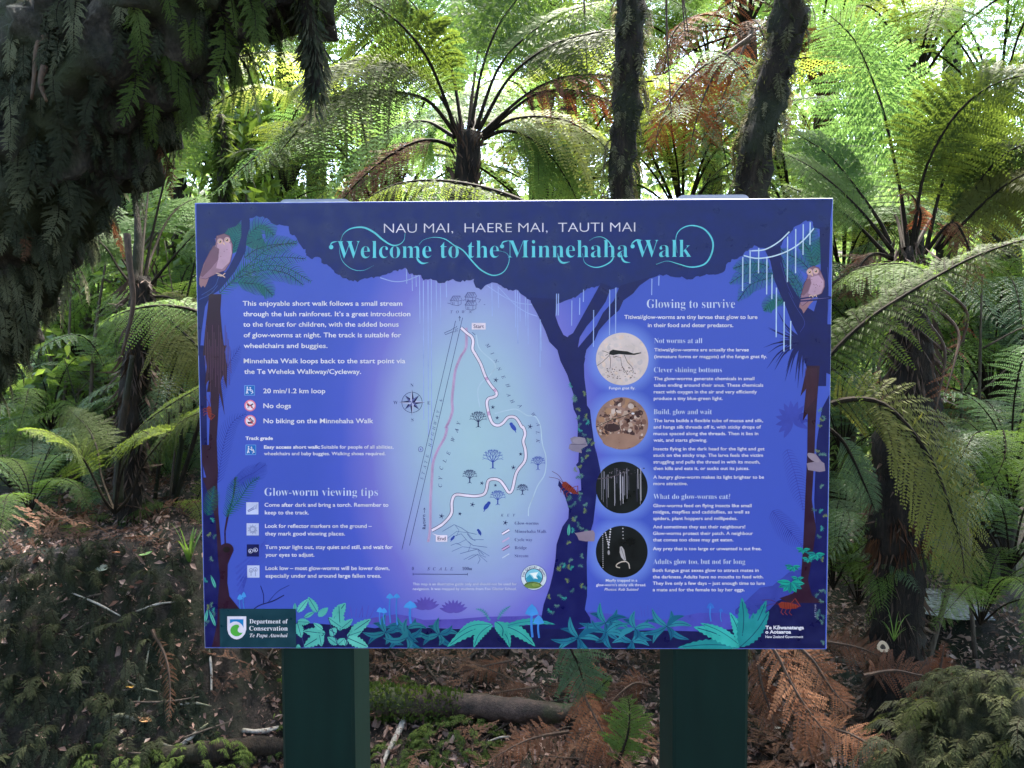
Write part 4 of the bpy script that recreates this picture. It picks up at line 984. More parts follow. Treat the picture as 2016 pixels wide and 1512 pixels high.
# ------------------------------------------------------------------ ferns
def frond_geo(mb, pts, L, npair=36, nleaf=24, V=(0, -.5, .7), droop=.3, stipe=.2, rad=.006, ang=74, pin=.15, leafw=.95, jit=.06, gap=0.0, curl=0.0, seed=0, down=(0, 0, -1), toff=0):
    g = np.random.default_rng(seed + 11)
    C = catmull(pts, 80)
    T = nrm(np.gradient(C, axis=0)); u = np.linspace(0, 1, 80)
    f = (np.arange(npair) + .5) / npair; s = stipe + (1 - stipe) * f ** .94
    it = lambda A: np.stack([np.interp(s, u, A[:, k]) for k in range(3)], 1)
    Pi, Ti = it(C), nrm(it(T))
    B = nrm(np.cross(Ti, np.asarray(V, float)[None, :])); dn = np.asarray(down, float)
    prof = np.minimum(1, .42 + f * 2.4) * (1 - f ** 2.6) ** .8 + .03
    t = (np.arange(nleaf) + .7) / nleaf
    for side in (1, -1):
        a = np.radians(ang - 28 * f) + g.normal(0, jit, npair)
        D = np.cos(a)[:, None] * Ti + np.sin(a)[:, None] * side * B
        Lp = L * prof * (1 + g.normal(0, jit, npair)); dr = droop * (1 + g.normal(0, jit * 3, npair))
        keep = g.random(npair) >= gap
        D, Lp, dr, P0, T0 = D[keep], Lp[keep], dr[keep], Pi[keep], Ti[keep]; m = len(D)
        pos = P0[:, None] + Lp[:, None, None] * (D[:, None] * t[None, :, None] + dr[:, None, None] * dn * (t ** 2)[None, :, None])
        tan = nrm(D[:, None] + 2 * dr[:, None, None] * dn * t[None, :, None])
        E = nrm(T0[:, None] - (T0[:, None] * tan).sum(-1, keepdims=True) * tan); N = np.cross(tan, E)
        pl = Lp[:, None] * pin * (1.02 - t[None, :]) ** .55 * (1 + g.normal(0, .08, (m, nleaf)))
        w = (Lp / nleaf * leafw)[:, None, None] * .5
        for e in (1, -1):
            d = nrm(e * E + .42 * tan + N * (g.normal(curl, .22, (m, nleaf, 1))))
            b0 = pos; tip = pos + d * pl[..., None]; mid = pos + d * (pl * .42)[..., None]
            Q = np.stack([b0, mid + tan * w, tip + tan * w * .2, mid - tan * w], 2).reshape(-1, 3)
            mb.add(Q, np.arange(len(Q)).reshape(-1, 4), 1 + toff)
        # midribs of the leaflets
        K = 6; tk = np.linspace(0, .94, K)
        mp = P0[:, None] + Lp[:, None, None] * (D[:, None] * tk[None, :, None] + dr[:, None, None] * dn * (tk ** 2)[None, :, None])
        wd = (rad * .16 * (1.1 - tk))[None, :, None]
        A, Bq = mp + T0[:, None] * wd, mp - T0[:, None] * wd
        VV = np.stack([A, Bq], 2).reshape(-1, 3); r = (np.arange(m)[:, None] * K + np.arange(K - 1)[None, :]).ravel() * 2
        mb.add(VV, np.stack([r, r + 1, r + 3, r + 2], 1), 0 + toff)
    V_, F_ = tube_geo(C[::4], [rad * 1.5, rad, rad * .8, rad * .5, rad * .18], 6, 26, cap=False)
    mb.add(V_, F_[0][0], 0 + toff)

def frond_part(root, px, dep, L, mat=None, name='frond', stem=None, **k):
    """A frond traced along its stem: px in photograph pixels, dep = depth at base and tip."""
    n = len(px); d = np.interp(np.arange(n), np.linspace(0, n - 1, len(dep)), dep)
    pts = [P(x, y, z) for (x, y), z in zip(px, d)]
    mb = MB(); frond_geo(mb, pts, L, seed=hash((px[0][0] * 31 + px[-1][1])) % 9999, **k)
    o = mb.build(name, [stem or M_STEM, mat or M_FERN], smooth=False)
    if root:
        o.parent = root; o.matrix_parent_inverse = Matrix.Translation(-root.location)
    return o

def trunk_part(root, pts, radii, mat=M_TRUNK, name='trunk', **k):
    mb = MB(); V, F = tube_geo(pts, radii, **k); mb.add(V, F)
    o = mb.build(name, [mat], smooth=True)
    o.parent = root; o.matrix_parent_inverse = Matrix.Translation(-root.location)
    return o

def fuzz_part(root, pts, radii, n, length, mat, name, seed=0, up=-1.0, w=.004, out=1.0):
    """Fibres, old leaf bases or moss standing off a stem, kept as one part."""
    g = np.random.default_rng(seed); C = catmull(pts, 40); T = nrm(np.gradient(C, axis=0)); rr = np.interp(np.linspace(0, 1, 40), np.linspace(0, 1, len(radii)), radii)
    i = g.integers(0, 40, n); th = g.uniform(0, 6.283, n)
    A = nrm(np.cross(T, np.array([[.3, 1, .1]]))); B = np.cross(T, A)
    d = A[i] * np.cos(th)[:, None] + B[i] * np.sin(th)[:, None]
    p = C[i] + d * (rr[i] * g.uniform(.9, 1.02, n))[:, None] + T[i] * g.normal(0, .02, n)[:, None]
    l = length * g.uniform(.4, 1.2, n)[:, None]
    e = nrm(d * out + np.array([0, 0, up]) * g.uniform(.5, 1.3, n)[:, None] + g.normal(0, .35, (n, 3)))
    s = nrm(np.cross(e, g.normal(0, 1, (n, 3)))) * w * g.uniform(.5, 1.3, n)[:, None]
    Q = np.stack([p - s * .5, p + e * l * .5 + s - d * l * .1, p + e * l, p + e * l * .5 - s], 1).reshape(-1, 3)
    mb = MB(); mb.add(Q, np.arange(len(Q)).reshape(-1, 4)); o = mb.build(name, [mat])
    o.parent = root; o.matrix_parent_inverse = Matrix.Translation(-root.location)
    return o

# ---- the tree fern behind the middle of the board
A = P(925, 300, 3.0)
base = P(636, 1400, 3.1); base[2] = height(base[0], base[1]) - .05
cf = tag(empty('tree_fern', base), 'tree fern with black stems fanning out above the middle of the board', 'tree fern')
tp = [base, P(745, 900, 3.05), P(890, 520, 3.0), P(920, 330, 3.0), P(923, 262, 3.0)]
trunk_part(cf, tp, [.08, .07, .06, .058, .045], seg=14, n=30, amp=.25, sc=14, fine=.2)
fuzz_part(cf, tp[1:], [.07, .06, .045], 700, .07, M_STEMB, 'fibres', 3, up=1.2, w=.004, out=.5)
for px, dep, L, m, kw in (
    ([(897, 262), (873, 187), (837, 107), (780, 40), (715, 0), (640, -34)], (3.0, 2.75), .24, M_FERND, dict(V=(-.2, -.8, .5), droop=.55)),
    ([(910, 258), (890, 140), (860, 67), (807, 0), (750, -70)], (3.0, 3.3), .26, M_FERNL, dict(V=(-.3, -.7, .4), droop=.35)),
    ([(922, 258), (933, 160), (947, 73), (968, 0), (985, -70)], (3.0, 3.4), .26, M_FERNL, dict(V=(.1, -1, .3), stipe=.45)),
    ([(927, 250), (950, 133), (980, 53), (1017, 0), (1060, -50)], (3.0, 3.2), .26, M_FERN, dict(V=(.2, -1, .3), stipe=.4)),
    ([(937, 253), (977, 143), (1027, 80), (1107, 27), (1200, 0)], (3.0, 3.1), .24, M_FERN, dict(V=(.1, -.6, .7), droop=.6, stipe=.3)),
    ([(943, 256), (1003, 153), (1080, 93), (1160, 67), (1235, 58), (1310, 80)], (3.0, 2.9), .22, M_FERND, dict(V=(.1, -.6, .8), droop=.8, stipe=.3)),
    ([(950, 262), (1027, 193), (1093, 157), (1153, 147), (1200, 152), (1275, 180)], (3.0, 2.85), .15, M_DEAD, dict(V=(0, -.5, .9), droop=.7, stipe=.3, gap=.15, jit=.15)),
    ([(953, 264), (1043, 192), (1110, 177), (1177, 190), (1235, 215)], (3.0, 2.9), .13, M_DEAD, dict(V=(0, -.5, .9), droop=.8, stipe=.3, gap=.2, jit=.15)),
    ([(953, 268), (1003, 237), (1067, 230), (1127, 243), (1193, 290), (1240, 350)], (3.0, 3.15), .24, M_FERNY, dict(V=(0, -.7, .7), droop=.6, stipe=.15)),
    ([(950, 274), (990, 258), (1033, 267), (1080, 303), (1123, 367), (1150, 430)], (3.0, 3.1), .22, M_FERN, dict(V=(.1, -.8, .6), droop=.4, stipe=.15)),
    ([(897, 265), (853, 207), (813, 187), (747, 180), (687, 187), (627, 220), (580, 263), (530, 330)], (3.0, 2.6), .25, M_FERND, dict(V=(0, -.6, .8), droop=.75, stipe=.22, npair=44)),
    ([(900, 262), (877, 205), (833, 147), (793, 120), (747, 110), (707, 117), (640, 140), (560, 190)], (3.0, 2.8), .25, M_FERND, dict(V=(0, -.5, .8), droop=.65, stipe=.25, npair=44)),
    ([(895, 290), (860, 277), (820, 280), (767, 307), (700, 363), (650, 430)], (3.0, 2.95), .17, M_DEAD, dict(V=(0, -.6, .8), droop=.5, stipe=.15, gap=.1, jit=.12)),
    ([(895, 270), (840, 240), (780, 250), (700, 300), (640, 370)], (3.0, 3.4), .24, M_FERNL, dict(V=(0, -.6, .8), droop=.5, stipe=.15)),
    ([(905, 270), (890, 240), (880, 215), (850, 260), (830, 340)], (3.0, 3.5), .22, M_FERNL, dict(V=(0, -.8, .6), droop=.4)),
    ([(945, 270), (975, 235), (1010, 225), (1050, 270), (1080, 360)], (3.0, 3.7), .24, M_FERNL, dict(V=(0, -.8, .6), droop=.4)),
    ([(930, 262), (935, 225), (925, 190), (900, 200), (870, 300)], (3.0, 3.9), .26, M_FERNL, dict(V=(0, -.9, .4), droop=.3)),
):
    frond_part(cf, px, dep, L, m, **kw)

# ---- the tree fern right of the board
B0 = P(1790, 530, 2.75)
base = P(1766, 1290, 2.95); base[2] = height(base[0], base[1]) - .05
rf = tag(empty('tree_fern', base), 'tall tree fern with a thick dark trunk right of the board', 'tree fern')
tp = [base, P(1768, 1150, 2.95), P(1768, 1000, 2.93), P(1790, 800, 2.85), P(1795, 640, 2.8), P(1790, 520, 2.75), P(1790, 485, 2.75)]
trunk_part(rf, tp, [.11, .10, .092, .108, .10, .065, .012], seg=16, n=44, amp=.22, sc=13, fine=.25)
fuzz_part(rf, tp, [.095, .085, .075, .085, .075, .05], 1500, .10, M_STEMB, 'fibres', 5, up=-1.0, w=.004, out=.35)
fuzz_part(rf, [P(1768, 1060, 2.93), P(1766, 985, 2.93)], [.08, .085], 420, .13, M_SKIRT, 'dead_skirt', 6, up=-2.6, w=.0028, out=.3)
for k, (px, dep) in enumerate((([(1830, 640), (1860, 690), (1850, 770), (1830, 860)], (2.75, 2.7)), ([(1838, 600), (1885, 650), (1880, 710), (1852, 800)], (2.75, 2.6)), ([(1757, 660), (1730, 720), (1745, 790), (1765, 880)], (2.75, 2.7)), ([(1840, 560), (1905, 620), (1870, 720), (1840, 760)], (2.8, 2.9)))):
    frond_part(rf, px, dep, .05, M_DEAD, 'dead_frond', M_STEMB, npair=10, nleaf=6, gap=.55, stipe=.3, rad=.006)
for px, dep, L, m, kw in (
    ([(1788, 493), (1775, 390), (1758, 304), (1738, 215), (1708, 132), (1675, 69), (1610, 10)], (2.75, 2.9), .27, M_FERNL, dict(V=(-.25, -1, .15), droop=.18, npair=40, nleaf=26, stipe=.16)),
    ([(1794, 490), (1814, 364), (1837, 298), (1880, 228), (1940, 175), (2013, 149), (2110, 150)], (2.75, 2.5), .23, M_FERND, dict(V=(.1, -.8, .6), droop=.35, npair=40, stipe=.22)),
    ([(1824, 490), (1851, 374), (1880, 298), (1913, 238), (1953, 185), (2020, 120)], (2.75, 2.65), .21, M_FERND, dict(V=(.2, -.9, .4), droop=.35, npair=36, stipe=.2)),
    ([(1840, 490), (1913, 380), (1963, 317), (2016, 284), (2100, 262)], (2.75, 2.6), .22, M_FERND, dict(V=(.1, -.7, .7), droop=.45, stipe=.22)),
    ([(1845, 495), (1940, 397), (2016, 344), (2110, 325)], (2.75, 2.5), .22, M_FERNO, dict(V=(.1, -.7, .7), droop=.5, stipe=.2)),
    ([(1758, 495), (1705, 427), (1645, 367), (1593, 327), (1540, 300)], (2.75, 2.65), .17, M_FERN, dict(V=(-.1, -.7, .7), droop=.3, stipe=.25)),
    ([(1752, 480), (1728, 430), (1665, 344), (1622, 298), (1560, 258)], (2.75, 2.85), .18, M_FERNL, dict(V=(-.1, -.8, .6), droop=.25, stipe=.3)),
    ([(1748, 505), (1685, 440), (1632, 403), (1540, 362)], (2.75, 2.8), .14, M_FERN, dict(V=(-.1, -.6, .8), droop=.4, stipe=.35)),
    ([(1800, 490), (1840, 420), (1880, 380), (1930, 390), (1990, 440)], (2.75, 3.4), .24, M_FERNL, dict(V=(0, -.6, .8), droop=.5)),
    ([(1780, 490), (1760, 420), (1710, 380), (1650, 400), (1600, 470)], (2.75, 3.5), .25, M_FERNL, dict(V=(0, -.6, .8), droop=.5)),
    ([(1800, 485), (1810, 400), (1835, 330), (1870, 300), (1920, 300)], (2.75, 3.5), .25, M_FERNL, dict(V=(0, -.8, .6), droop=.4)),
    ([(1785, 490), (1770, 400), (1740, 330), (1690, 290), (1630, 280)], (2.75, 3.5), .25, M_FERNL, dict(V=(0, -.8, .6), droop=.4)),
    ([(1820, 500), (1870, 440), (1900, 470), (1930, 560)], (2.75, 2.6), .09, M_DEAD, dict(droop=.6, gap=.25, jit=.2)),
    ([(1800, 480), (1812, 420), (1790, 380), (1770, 390)], (2.75, 2.7), .06, M_DEAD, dict(droop=.6, gap=.3, jit=.2)),
    ([(1760, 510), (1720, 500), (1690, 530), (1675, 590)], (2.75, 2.6), .10, M_DEAD, dict(droop=.7, gap=.15, jit=.2)),
):
    frond_part(rf, px, dep, L, m, **kw)

# ---- single near fronds whose plants stand behind the board
fa = tag(frond_part(None, [(1560, 800), (1636, 698), (1709, 629), (1785, 579), (1871, 529), (1931, 500), (2013, 473), (2110, 455)], (1.95, 1.85), .135, M_FERND, 'fern_frond', npair=36, nleaf=28, V=(-.3, -.6, .8), droop=.5, stipe=.02, rad=.006, pin=.17),
         'fresh green fern frond arching across the dark trunk right of the board', 'fern frond')
fb = tag(frond_part(None, [(1600, 812), (1660, 788), (1729, 791), (1785, 837), (1838, 915), (1870, 1000), (1893, 1080), (1900, 1150)], (2.2, 2.05), .21, M_FERNO, 'fern_frond', npair=34, nleaf=26, V=(.35, -1, .5), droop=.2, stipe=.08, rad=.007, ang=66, pin=.16),
         'olive brown fern frond drooping beside the lower right edge of the board', 'fern frond')
fc = tag(frond_part(None, [(1075, 425), (1020, 393), (953, 370), (880, 357), (813, 357), (760, 370), (700, 405)], (1.9, 2.0), .13, M_FERND, 'fern_frond', npair=26, nleaf=24, V=(0, -.5, .9), droop=.85, stipe=.02, rad=.006, pin=.16),
         'grey green frond lying low along the top edge of the board', 'fern frond')
DGO = 'orange dead fronds hanging between the mossy trunks'
for k_, (px_, dd_, L_) in enumerate((([(1480, 70), (1430, 110), (1390, 180), (1365, 260), (1355, 330)], (3.5, 3.3), .13), ([(1475, 80), (1400, 120), (1340, 170), (1300, 240), (1290, 300)], (3.5, 3.3), .13), ([(1480, 60), (1440, 150), (1410, 230), (1400, 300)], (3.6, 3.5), .13), ([(1475, 90), (1380, 150), (1320, 220), (1270, 320)], (3.7, 3.6), .14))):
    tag(frond_part(None, px_, dd_, L_, M_DEADO, 'dead_frond', M_STEMB, npair=26, nleaf=16, droop=.5, stipe=.1, jit=.16, gap=.08, leafw=1.1), 'orange brown dead frond hanging between the two mossy trunks', 'dead frond', DGO)
fd = tag(frond_part(None, [(1640, 560), (1690, 530), (1750, 520), (1800, 525), (1860, 560)], (2.6, 2.3), .16, M_FERN, 'fern_frond', V=(0, -.4, .9), droop=.5, stipe=.02),
         'short green frond under the crown of the right hand tree fern', 'fern frond')
fe = tag(frond_part(None, [(1612, 830), (1660, 870), (1700, 950), (1725, 1010)], (2.5, 2.5), .08, M_FERNB, 'fern_frond', V=(0, -.8, .5), droop=.3, stipe=.25, gap=.2),
         'thin dark stemmed frond between the board and the right trunk', 'fern frond')

# ---- the tree fern left of the board
A = P(275, 566, 3.3); base = P(250, 1000, 3.4); base[2] = height(base[0], base[1]) - .05
lf = tag(empty('tree_fern', base), 'slender tree fern left of the board with a dark fibrous trunk', 'tree fern')
tp = [base, P(262, 800, 3.35), P(275, 640, 3.3), P(276, 545, 3.3)]
trunk_part(lf, tp, [.06, .06, .062, .04], seg=14, n=30, amp=.25, sc=14, fine=.25)
fuzz_part(lf, tp, [.06, .06, .062, .04], 700, .10, M_STEMB, 'fibres', 8, up=-.8, w=.004, out=.4)
for px, dep, L, m, kw in (
    ([(272, 570), (250, 525), (220, 480), (185, 425), (140, 400)], (3.3, 3.5), .2, M_FERNL, dict(stipe=.35)),
    ([(268, 572), (235, 530), (206, 485), (170, 470), (120, 500)], (3.3, 3.3), .2, M_FERN, dict(stipe=.35, droop=.5)),
    ([(282, 566), (296, 480), (318, 380), (345, 270), (380, 200)], (3.3, 3.6), .18, M_FERN, dict(V=(.1, -.8, .5), stipe=.55)),
    ([(276, 564), (282, 480), (290, 400), (300, 330), (330, 250)], (3.3, 3.9), .2, M_FERNL, dict(V=(-.2, -.8, .5), stipe=.45)),
    ([(290, 570), (330, 520), (368, 478), (410, 440), (460, 420)], (3.3, 3.3), .2, M_FERN, dict(stipe=.4, droop=.4)),
    ([(280, 562), (300, 500), (340, 420), (400, 390), (470, 420)], (3.3, 4.0), .22, M_FERNL, dict(stipe=.4, droop=.4)),
    ([(420, 640), (389, 614), (340, 603), (289, 604), (235, 618), (190, 640)], (2.6, 2.7), .15, M_FERN, dict(V=(0, -.6, .8), droop=.5, stipe=.02, npair=26)),
    ([(300, 600), (345, 640), (395, 690), (430, 760)], (3.2, 3.0), .2, M_FERNO, dict(V=(.2, -.7, .6), droop=.5, stipe=.1)),
    ([(290, 585), (340, 590), (390, 650), (420, 720)], (3.3, 3.2), .2, M_FERNO, dict(V=(.2, -.7, .6), droop=.5, stipe=.1)),
):
    frond_part(lf, px, dep, L, m, **kw)

def ground_fern(px, py, d, fr, label, m=M_FERN, L=.15, group=None, **kw):
    b = P(px, py, d); h = height(b[0], b[1])
    r = tag(empty('ground_fern', (b[0], b[1], h)), label, 'fern', group)
    for pts, dep in fr: frond_part(r, [(px, py)] + pts, (d,) + dep, L, m, **kw)
    return r
ground_fern(226, 1010, 2.7, [([(206, 985), (168, 910), (137, 875), (96, 851), (45, 845)], (2.6, 2.4)), ([(237, 910), (254, 869), (296, 824), (389, 765), (450, 740)], (2.6, 2.4)), ([(254, 979), (285, 910), (344, 841), (392, 813), (450, 800)], (2.65, 2.5)),
             ([(200, 940), (190, 880), (170, 840), (130, 800)], (2.8, 3.0)), ([(240, 930), (262, 880), (280, 850), (300, 860)], (2.6, 2.3))], 'ground fern with arching fronds on dark stems below the slender left tree fern', M_FERND, .13, V=(0, -.5, .8), droop=.3, stipe=.35, rad=.004, npair=28, leafw=.8)

# ---- small hanging fern sprigs, shared by everything mossy
SPR = []
for k in range(6):
    mb = MB(); g = random.Random(k); l = .10 + .035 * (k % 3)
    frond_geo(mb, [(0, 0, 0), (.022, g.uniform(-.01, .01), -.01), (.04, g.uniform(-.015, .015), -l * .5), (.042, g.uniform(-.02, .02), -l)], .021 + .007 * (k % 3), npair=17, nleaf=4, V=(1, 0, .3), droop=.2 + .12 * (k % 2), stipe=.06, rad=.0013, ang=80, pin=.24, leafw=2.1, jit=.16, gap=.06, seed=k)
    SPR.append(mb)
def sprig_mesh(k, m, s=M_STEM): return SPR[k].mesh('filmy_fern', [s, m])
SPM = [sprig_mesh(k, M_FILMY) for k in range(6)]
M_FILMY_LIT = leaf_mat('filmy_fern_lit', (0.028, 0.044, 0.012), (0.055, 0.080, 0.020), 0.5, c3=(0.10, 0.13, 0.04), rough=0.7, spec=0.08, scale=4)  # same filmy fern, its colour brightened to stand for light coming through
SPMG = [sprig_mesh(k, M_FILMY_LIT) for k in range(6)]
SPMD = [sprig_mesh(k, M_SKIRT) for k in range(2)]
SV = [(np.concatenate(m.V), m.G) for m in SPR]
SPO = []                                       # the same kind of sprig spreading outwards before it droops
for k in range(4):
    mb = MB(); g = random.Random(k + 20)
    frond_geo(mb, [(-.02, 0, 0), (.035, g.uniform(-.01, .01), .022), (.075, g.uniform(-.02, .02), .012), (.115, g.uniform(-.03, .03), -.045)], .030, npair=18, nleaf=5, V=(0, 0, 1), droop=.45, stipe=.06, rad=.0013, ang=78, pin=.26, leafw=1.9, jit=.18, gap=.06, seed=k + 30)
    SPO.append(mb)
SVO = [(np.concatenate(m.V), m.G) for m in SPO]
SPMO = [m.mesh('filmy_fern', [M_STEM, mm_]) for m in SPO for mm_ in (M_FILMY, M_STUMP)]
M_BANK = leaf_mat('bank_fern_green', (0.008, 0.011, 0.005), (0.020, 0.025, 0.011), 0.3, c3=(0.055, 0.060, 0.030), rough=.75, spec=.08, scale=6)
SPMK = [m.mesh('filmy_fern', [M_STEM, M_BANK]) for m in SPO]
def spots_on_tube(pts, radii, n, seed, face=-.25):
    g = np.random.default_rng(seed); C = catmull(pts, 200); T = nrm(np.gradient(C, axis=0)); rr = np.interp(np.linspace(0, 1, 200), np.linspace(0, 1, len(radii)), radii)
    out = []
    while len(out) < n:
        i = g.integers(0, 200); th = g.uniform(0, 6.283); A = nrm(np.cross(T[i], np.array([.3, 1, .1]))); B = np.cross(T[i], A)
        d = A * math.cos(th) + B * math.sin(th); p = C[i] + d * rr[i] * .98
        if d @ nrm(CAM - p) < face: continue
        q = p - CAM; z = q @ FW
        if z < .3: continue
        x, y = CX + F_PX * (q @ RT) / z, CY - F_PX * (q @ UP) / z
        if -60 < x < 2080 and -110 < y < 1580: out.append((p, d))
    return out

# ---- two mossy trunks above the board
def mossy_trunk(px, d, radii, label, seed):
    pts = [P(x, y, d + k * .02) for k, (x, y) in enumerate(px)]; b = pts[0].copy(); b[2] = height(b[0], b[1]) - .05; pts = [b] + pts
    r = tag(empty('mossy_tree', b), label, 'tree', 'mossy trunks standing behind the board')
    trunk_part(r, pts, [radii[0] * 1.2] + radii, M_BARK, seg=22, n=90, amp=.45, sc=11, seed=seed, fine=.4)
    fuzz_part(r, pts[1:], radii, 5200, .034, M_MOSSD, 'moss', seed, up=-.6, w=.0022, out=.9)
    sprigs = MB(); g = np.random.default_rng(seed)
    for p, d in spots_on_tube(pts[1:], radii, 190, seed, -.5):
        V, Gs = SV[g.integers(0, 6)]; a = math.atan2(d[1], d[0]) + g.normal(0, .6); s = g.uniform(.2, .8); c, n = math.cos(a), math.sin(a)
        sprigs.add(np.stack([V[:, 0] * c - V[:, 1] * n, V[:, 0] * n + V[:, 1] * c, V[:, 2]], 1) * s + p, [(f, m) for f, m in Gs])
    o = sprigs.build('epiphyte_foliage', [M_STEM, M_EPI]); o.parent = r; o.matrix_parent_inverse = Matrix.Translation(-r.location)
    return r
mossy_trunk([(1395, 1420), (1300, 850), (1232, 540), (1222, 390), (1230, 260), (1238, 150), (1240, 40), (1243, -120), (1250, -500)], 2.65, [.05, .05, .048, .047, .045, .044, .046, .05, .055], 'straight dark trunk with moss rising behind the middle right of the board', 21)
mossy_trunk([(1412, 1500), (1440, 900), (1470, 560), (1478, 390), (1496, 260), (1518, 160), (1545, 60), (1560, -80), (1590, -500)], 2.45, [.066, .066, .064, .062, .058, .054, .056, .058, .06], 'thicker leaning trunk with moss and epiphytes beside the right tree fern', 31)
st = tag(empty('mossy_sapling', G(455, 1000)), 'short mossy sapling with one side branch behind the top left of the board', 'tree')
pts = [np.array(st.location), P(446, 600, 3.6), P(440, 400, 3.6), P(440, 310, 3.6), P(436, 230, 3.65)]
trunk_part(st, pts, [.05, .04, .036, .034, .02], M_BARK, seg=12, n=30, amp=.3, sc=10, fine=.3)
trunk_part(st, [P(440, 318, 3.6), P(470, 305, 3.55), P(500, 298, 3.5), P(545, 330, 3.5)], [.02, .014, .01, .004], M_BARK, 'branch', seg=8, n=16, amp=.2)
fuzz_part(st, pts[1:], [.04, .036, .034, .02], 1500, .05, M_MOSS, 'moss', 41, up=-1.2, w=.006)
fuzz_part(st, [P(440, 318, 3.6), P(470, 305, 3.55), P(500, 298, 3.5)], [.02, .014, .01], 500, .07, M_MOSS, 'hanging_moss', 42, up=-2.5, w=.005)

# ---- the great leaning trunk at the left with its coat of filmy ferns
lp = [P(-430, 1500, 2.5), P(-300, 1180, 2.3), P(-165, 860, 2.12), P(-30, 490, 1.95), P(150, 190, 1.85), P(375, -50, 1.8), P(620, -230, 1.85), P(900, -420, 2.0)]
lr = [.22, .18, .13, .14, .20, .205, .18, .18]
lt = tag(empty('leaning_trunk', lp[0]), 'massive leaning trunk shaggy with hanging filmy ferns in the near left', 'tree')
trunk_part(lt, lp, lr, M_LTRUNK, seg=56, n=130, amp=.34, sc=4.5, seed=2, fine=.34)
fuzz_part(lt, lp, lr, 6500, .032, M_FILMYM, 'moss', 51, up=-1.0, w=.0035)
hr = [P(560, -60, 1.8), P(597, 0, 1.8), P(612, 60, 1.8), P(622, 120, 1.8), P(620, 190, 1.8)]
trunk_part(lt, hr, [.03, .02, .018, .022, .008], M_BARK, 'hanging_root', seg=10, n=30, amp=.4, sc=14, fine=.3)
fuzz_part(lt, hr, [.03, .02, .018, .022, .008], 700, .05, M_FILMYM, 'hanging_moss', 52, up=-2.5, w=.003)
for px in ([(95, 70), (75, 90), (68, 150), (62, 195)], [(88, 130), (80, 165), (92, 200)], [(250, 460), (255, 520), (262, 600), (240, 700)]):
    trunk_part(lt, [P(x, y, 1.62) for x, y in px], [.008, .006, .003], M_STEMB, 'aerial_root', seg=6, n=12)

def place(me, p, d, s, name, label, cat, group, parent=None):
    o = link(name, me); o.location = p
    o.rotation_euler = (random.uniform(-.15, .15), random.uniform(-.2, .2), math.atan2(d[1], d[0]) + random.uniform(-.5, .5)); o.scale = (s, s, s * random.uniform(.85, 1.3))
    return tag(o, label, cat, group)
def mass(name, spots, mat, lo=.7, hi=1.3, seed=0, sv=None):
    """The rest of the small fronds, too many to count, as one object."""
    g = np.random.default_rng(seed); mb = MB(); sv = sv or SV
    for p, d in spots:
        V, Gs = sv[g.integers(0, len(sv))]; a = math.atan2(d[1], d[0]) + g.normal(0, .6); s = g.uniform(lo, hi); c, n = math.cos(a), math.sin(a)
        mb.add(np.stack([V[:, 0] * c - V[:, 1] * n, V[:, 0] * n + V[:, 1] * c, V[:, 2]], 1) * s + p, [(f, m) for f, m in Gs])
    return tag(mb.build(name, [M_STEM, mat]), kind='stuff')
sp = spots_on_tube(lp, lr, 295, 61, .05)
for k, (p, d) in enumerate(sp):
    q = p - CAM; x, y = CX + F_PX * (q @ RT) / (q @ FW), CY - F_PX * (q @ UP) / (q @ FW)
    fresh = x > 250 and y < 250  # sprigs at the lit upper end take the brightened colour
    if fresh: place(SPMG[k % 6], p, d, random.uniform(.45, .9), 'filmy_fern', 'small filmy fern in lit brighter green hanging from the upper part of the leaning trunk', 'fern', 'filmy ferns in lit green on the upper leaning trunk')
    elif k % 45 == 0: place(SPMD[k % 2], p, d, random.uniform(.5, .9), 'filmy_fern', 'small dead brown filmy fern hanging from the leaning trunk', 'fern', 'dead filmy ferns on the leaning trunk')
    else: place(SPM[k % 6], p, d, random.uniform(.32, .78), 'filmy_fern', 'small grey green filmy fern hanging from the dark face of the leaning trunk', 'fern', 'filmy ferns on the dark leaning trunk')
mass('filmy_fern_cover', spots_on_tube(lp, lr, 520, 62, -.5), M_FILMYM, .25, .55, 63)

# ---- bank, lower left: filmy ferns over a steep face
def bank_spots(n, seed, x0, x1, y0, y1):
    g = np.random.default_rng(seed); out = []
    for _ in range(n * 6):
        p = G(g.uniform(x0, x1), g.uniform(y0, y1)); e = .04
        nx_, ny_ = height(p[0] - e, p[1]) - height(p[0] + e, p[1]), height(p[0], p[1] - e) - height(p[0], p[1] + e)
        d = nrm(np.array([nx_, ny_ - .02, .0]) + 1e-6)
        if math.hypot(nx_, ny_) > .02 or g.random() < .3: out.append((p + np.array([0, 0, .03]), d))
        if len(out) >= n: break
    return out
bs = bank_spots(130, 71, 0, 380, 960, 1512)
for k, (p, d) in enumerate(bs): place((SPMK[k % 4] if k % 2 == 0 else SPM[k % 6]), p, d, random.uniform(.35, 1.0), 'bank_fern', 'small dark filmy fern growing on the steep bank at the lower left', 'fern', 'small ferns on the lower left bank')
mass('bank_fern_cover', bank_spots(450, 72, -40, 420, 900, 1540), M_FILMYM, .4, .9, 73)

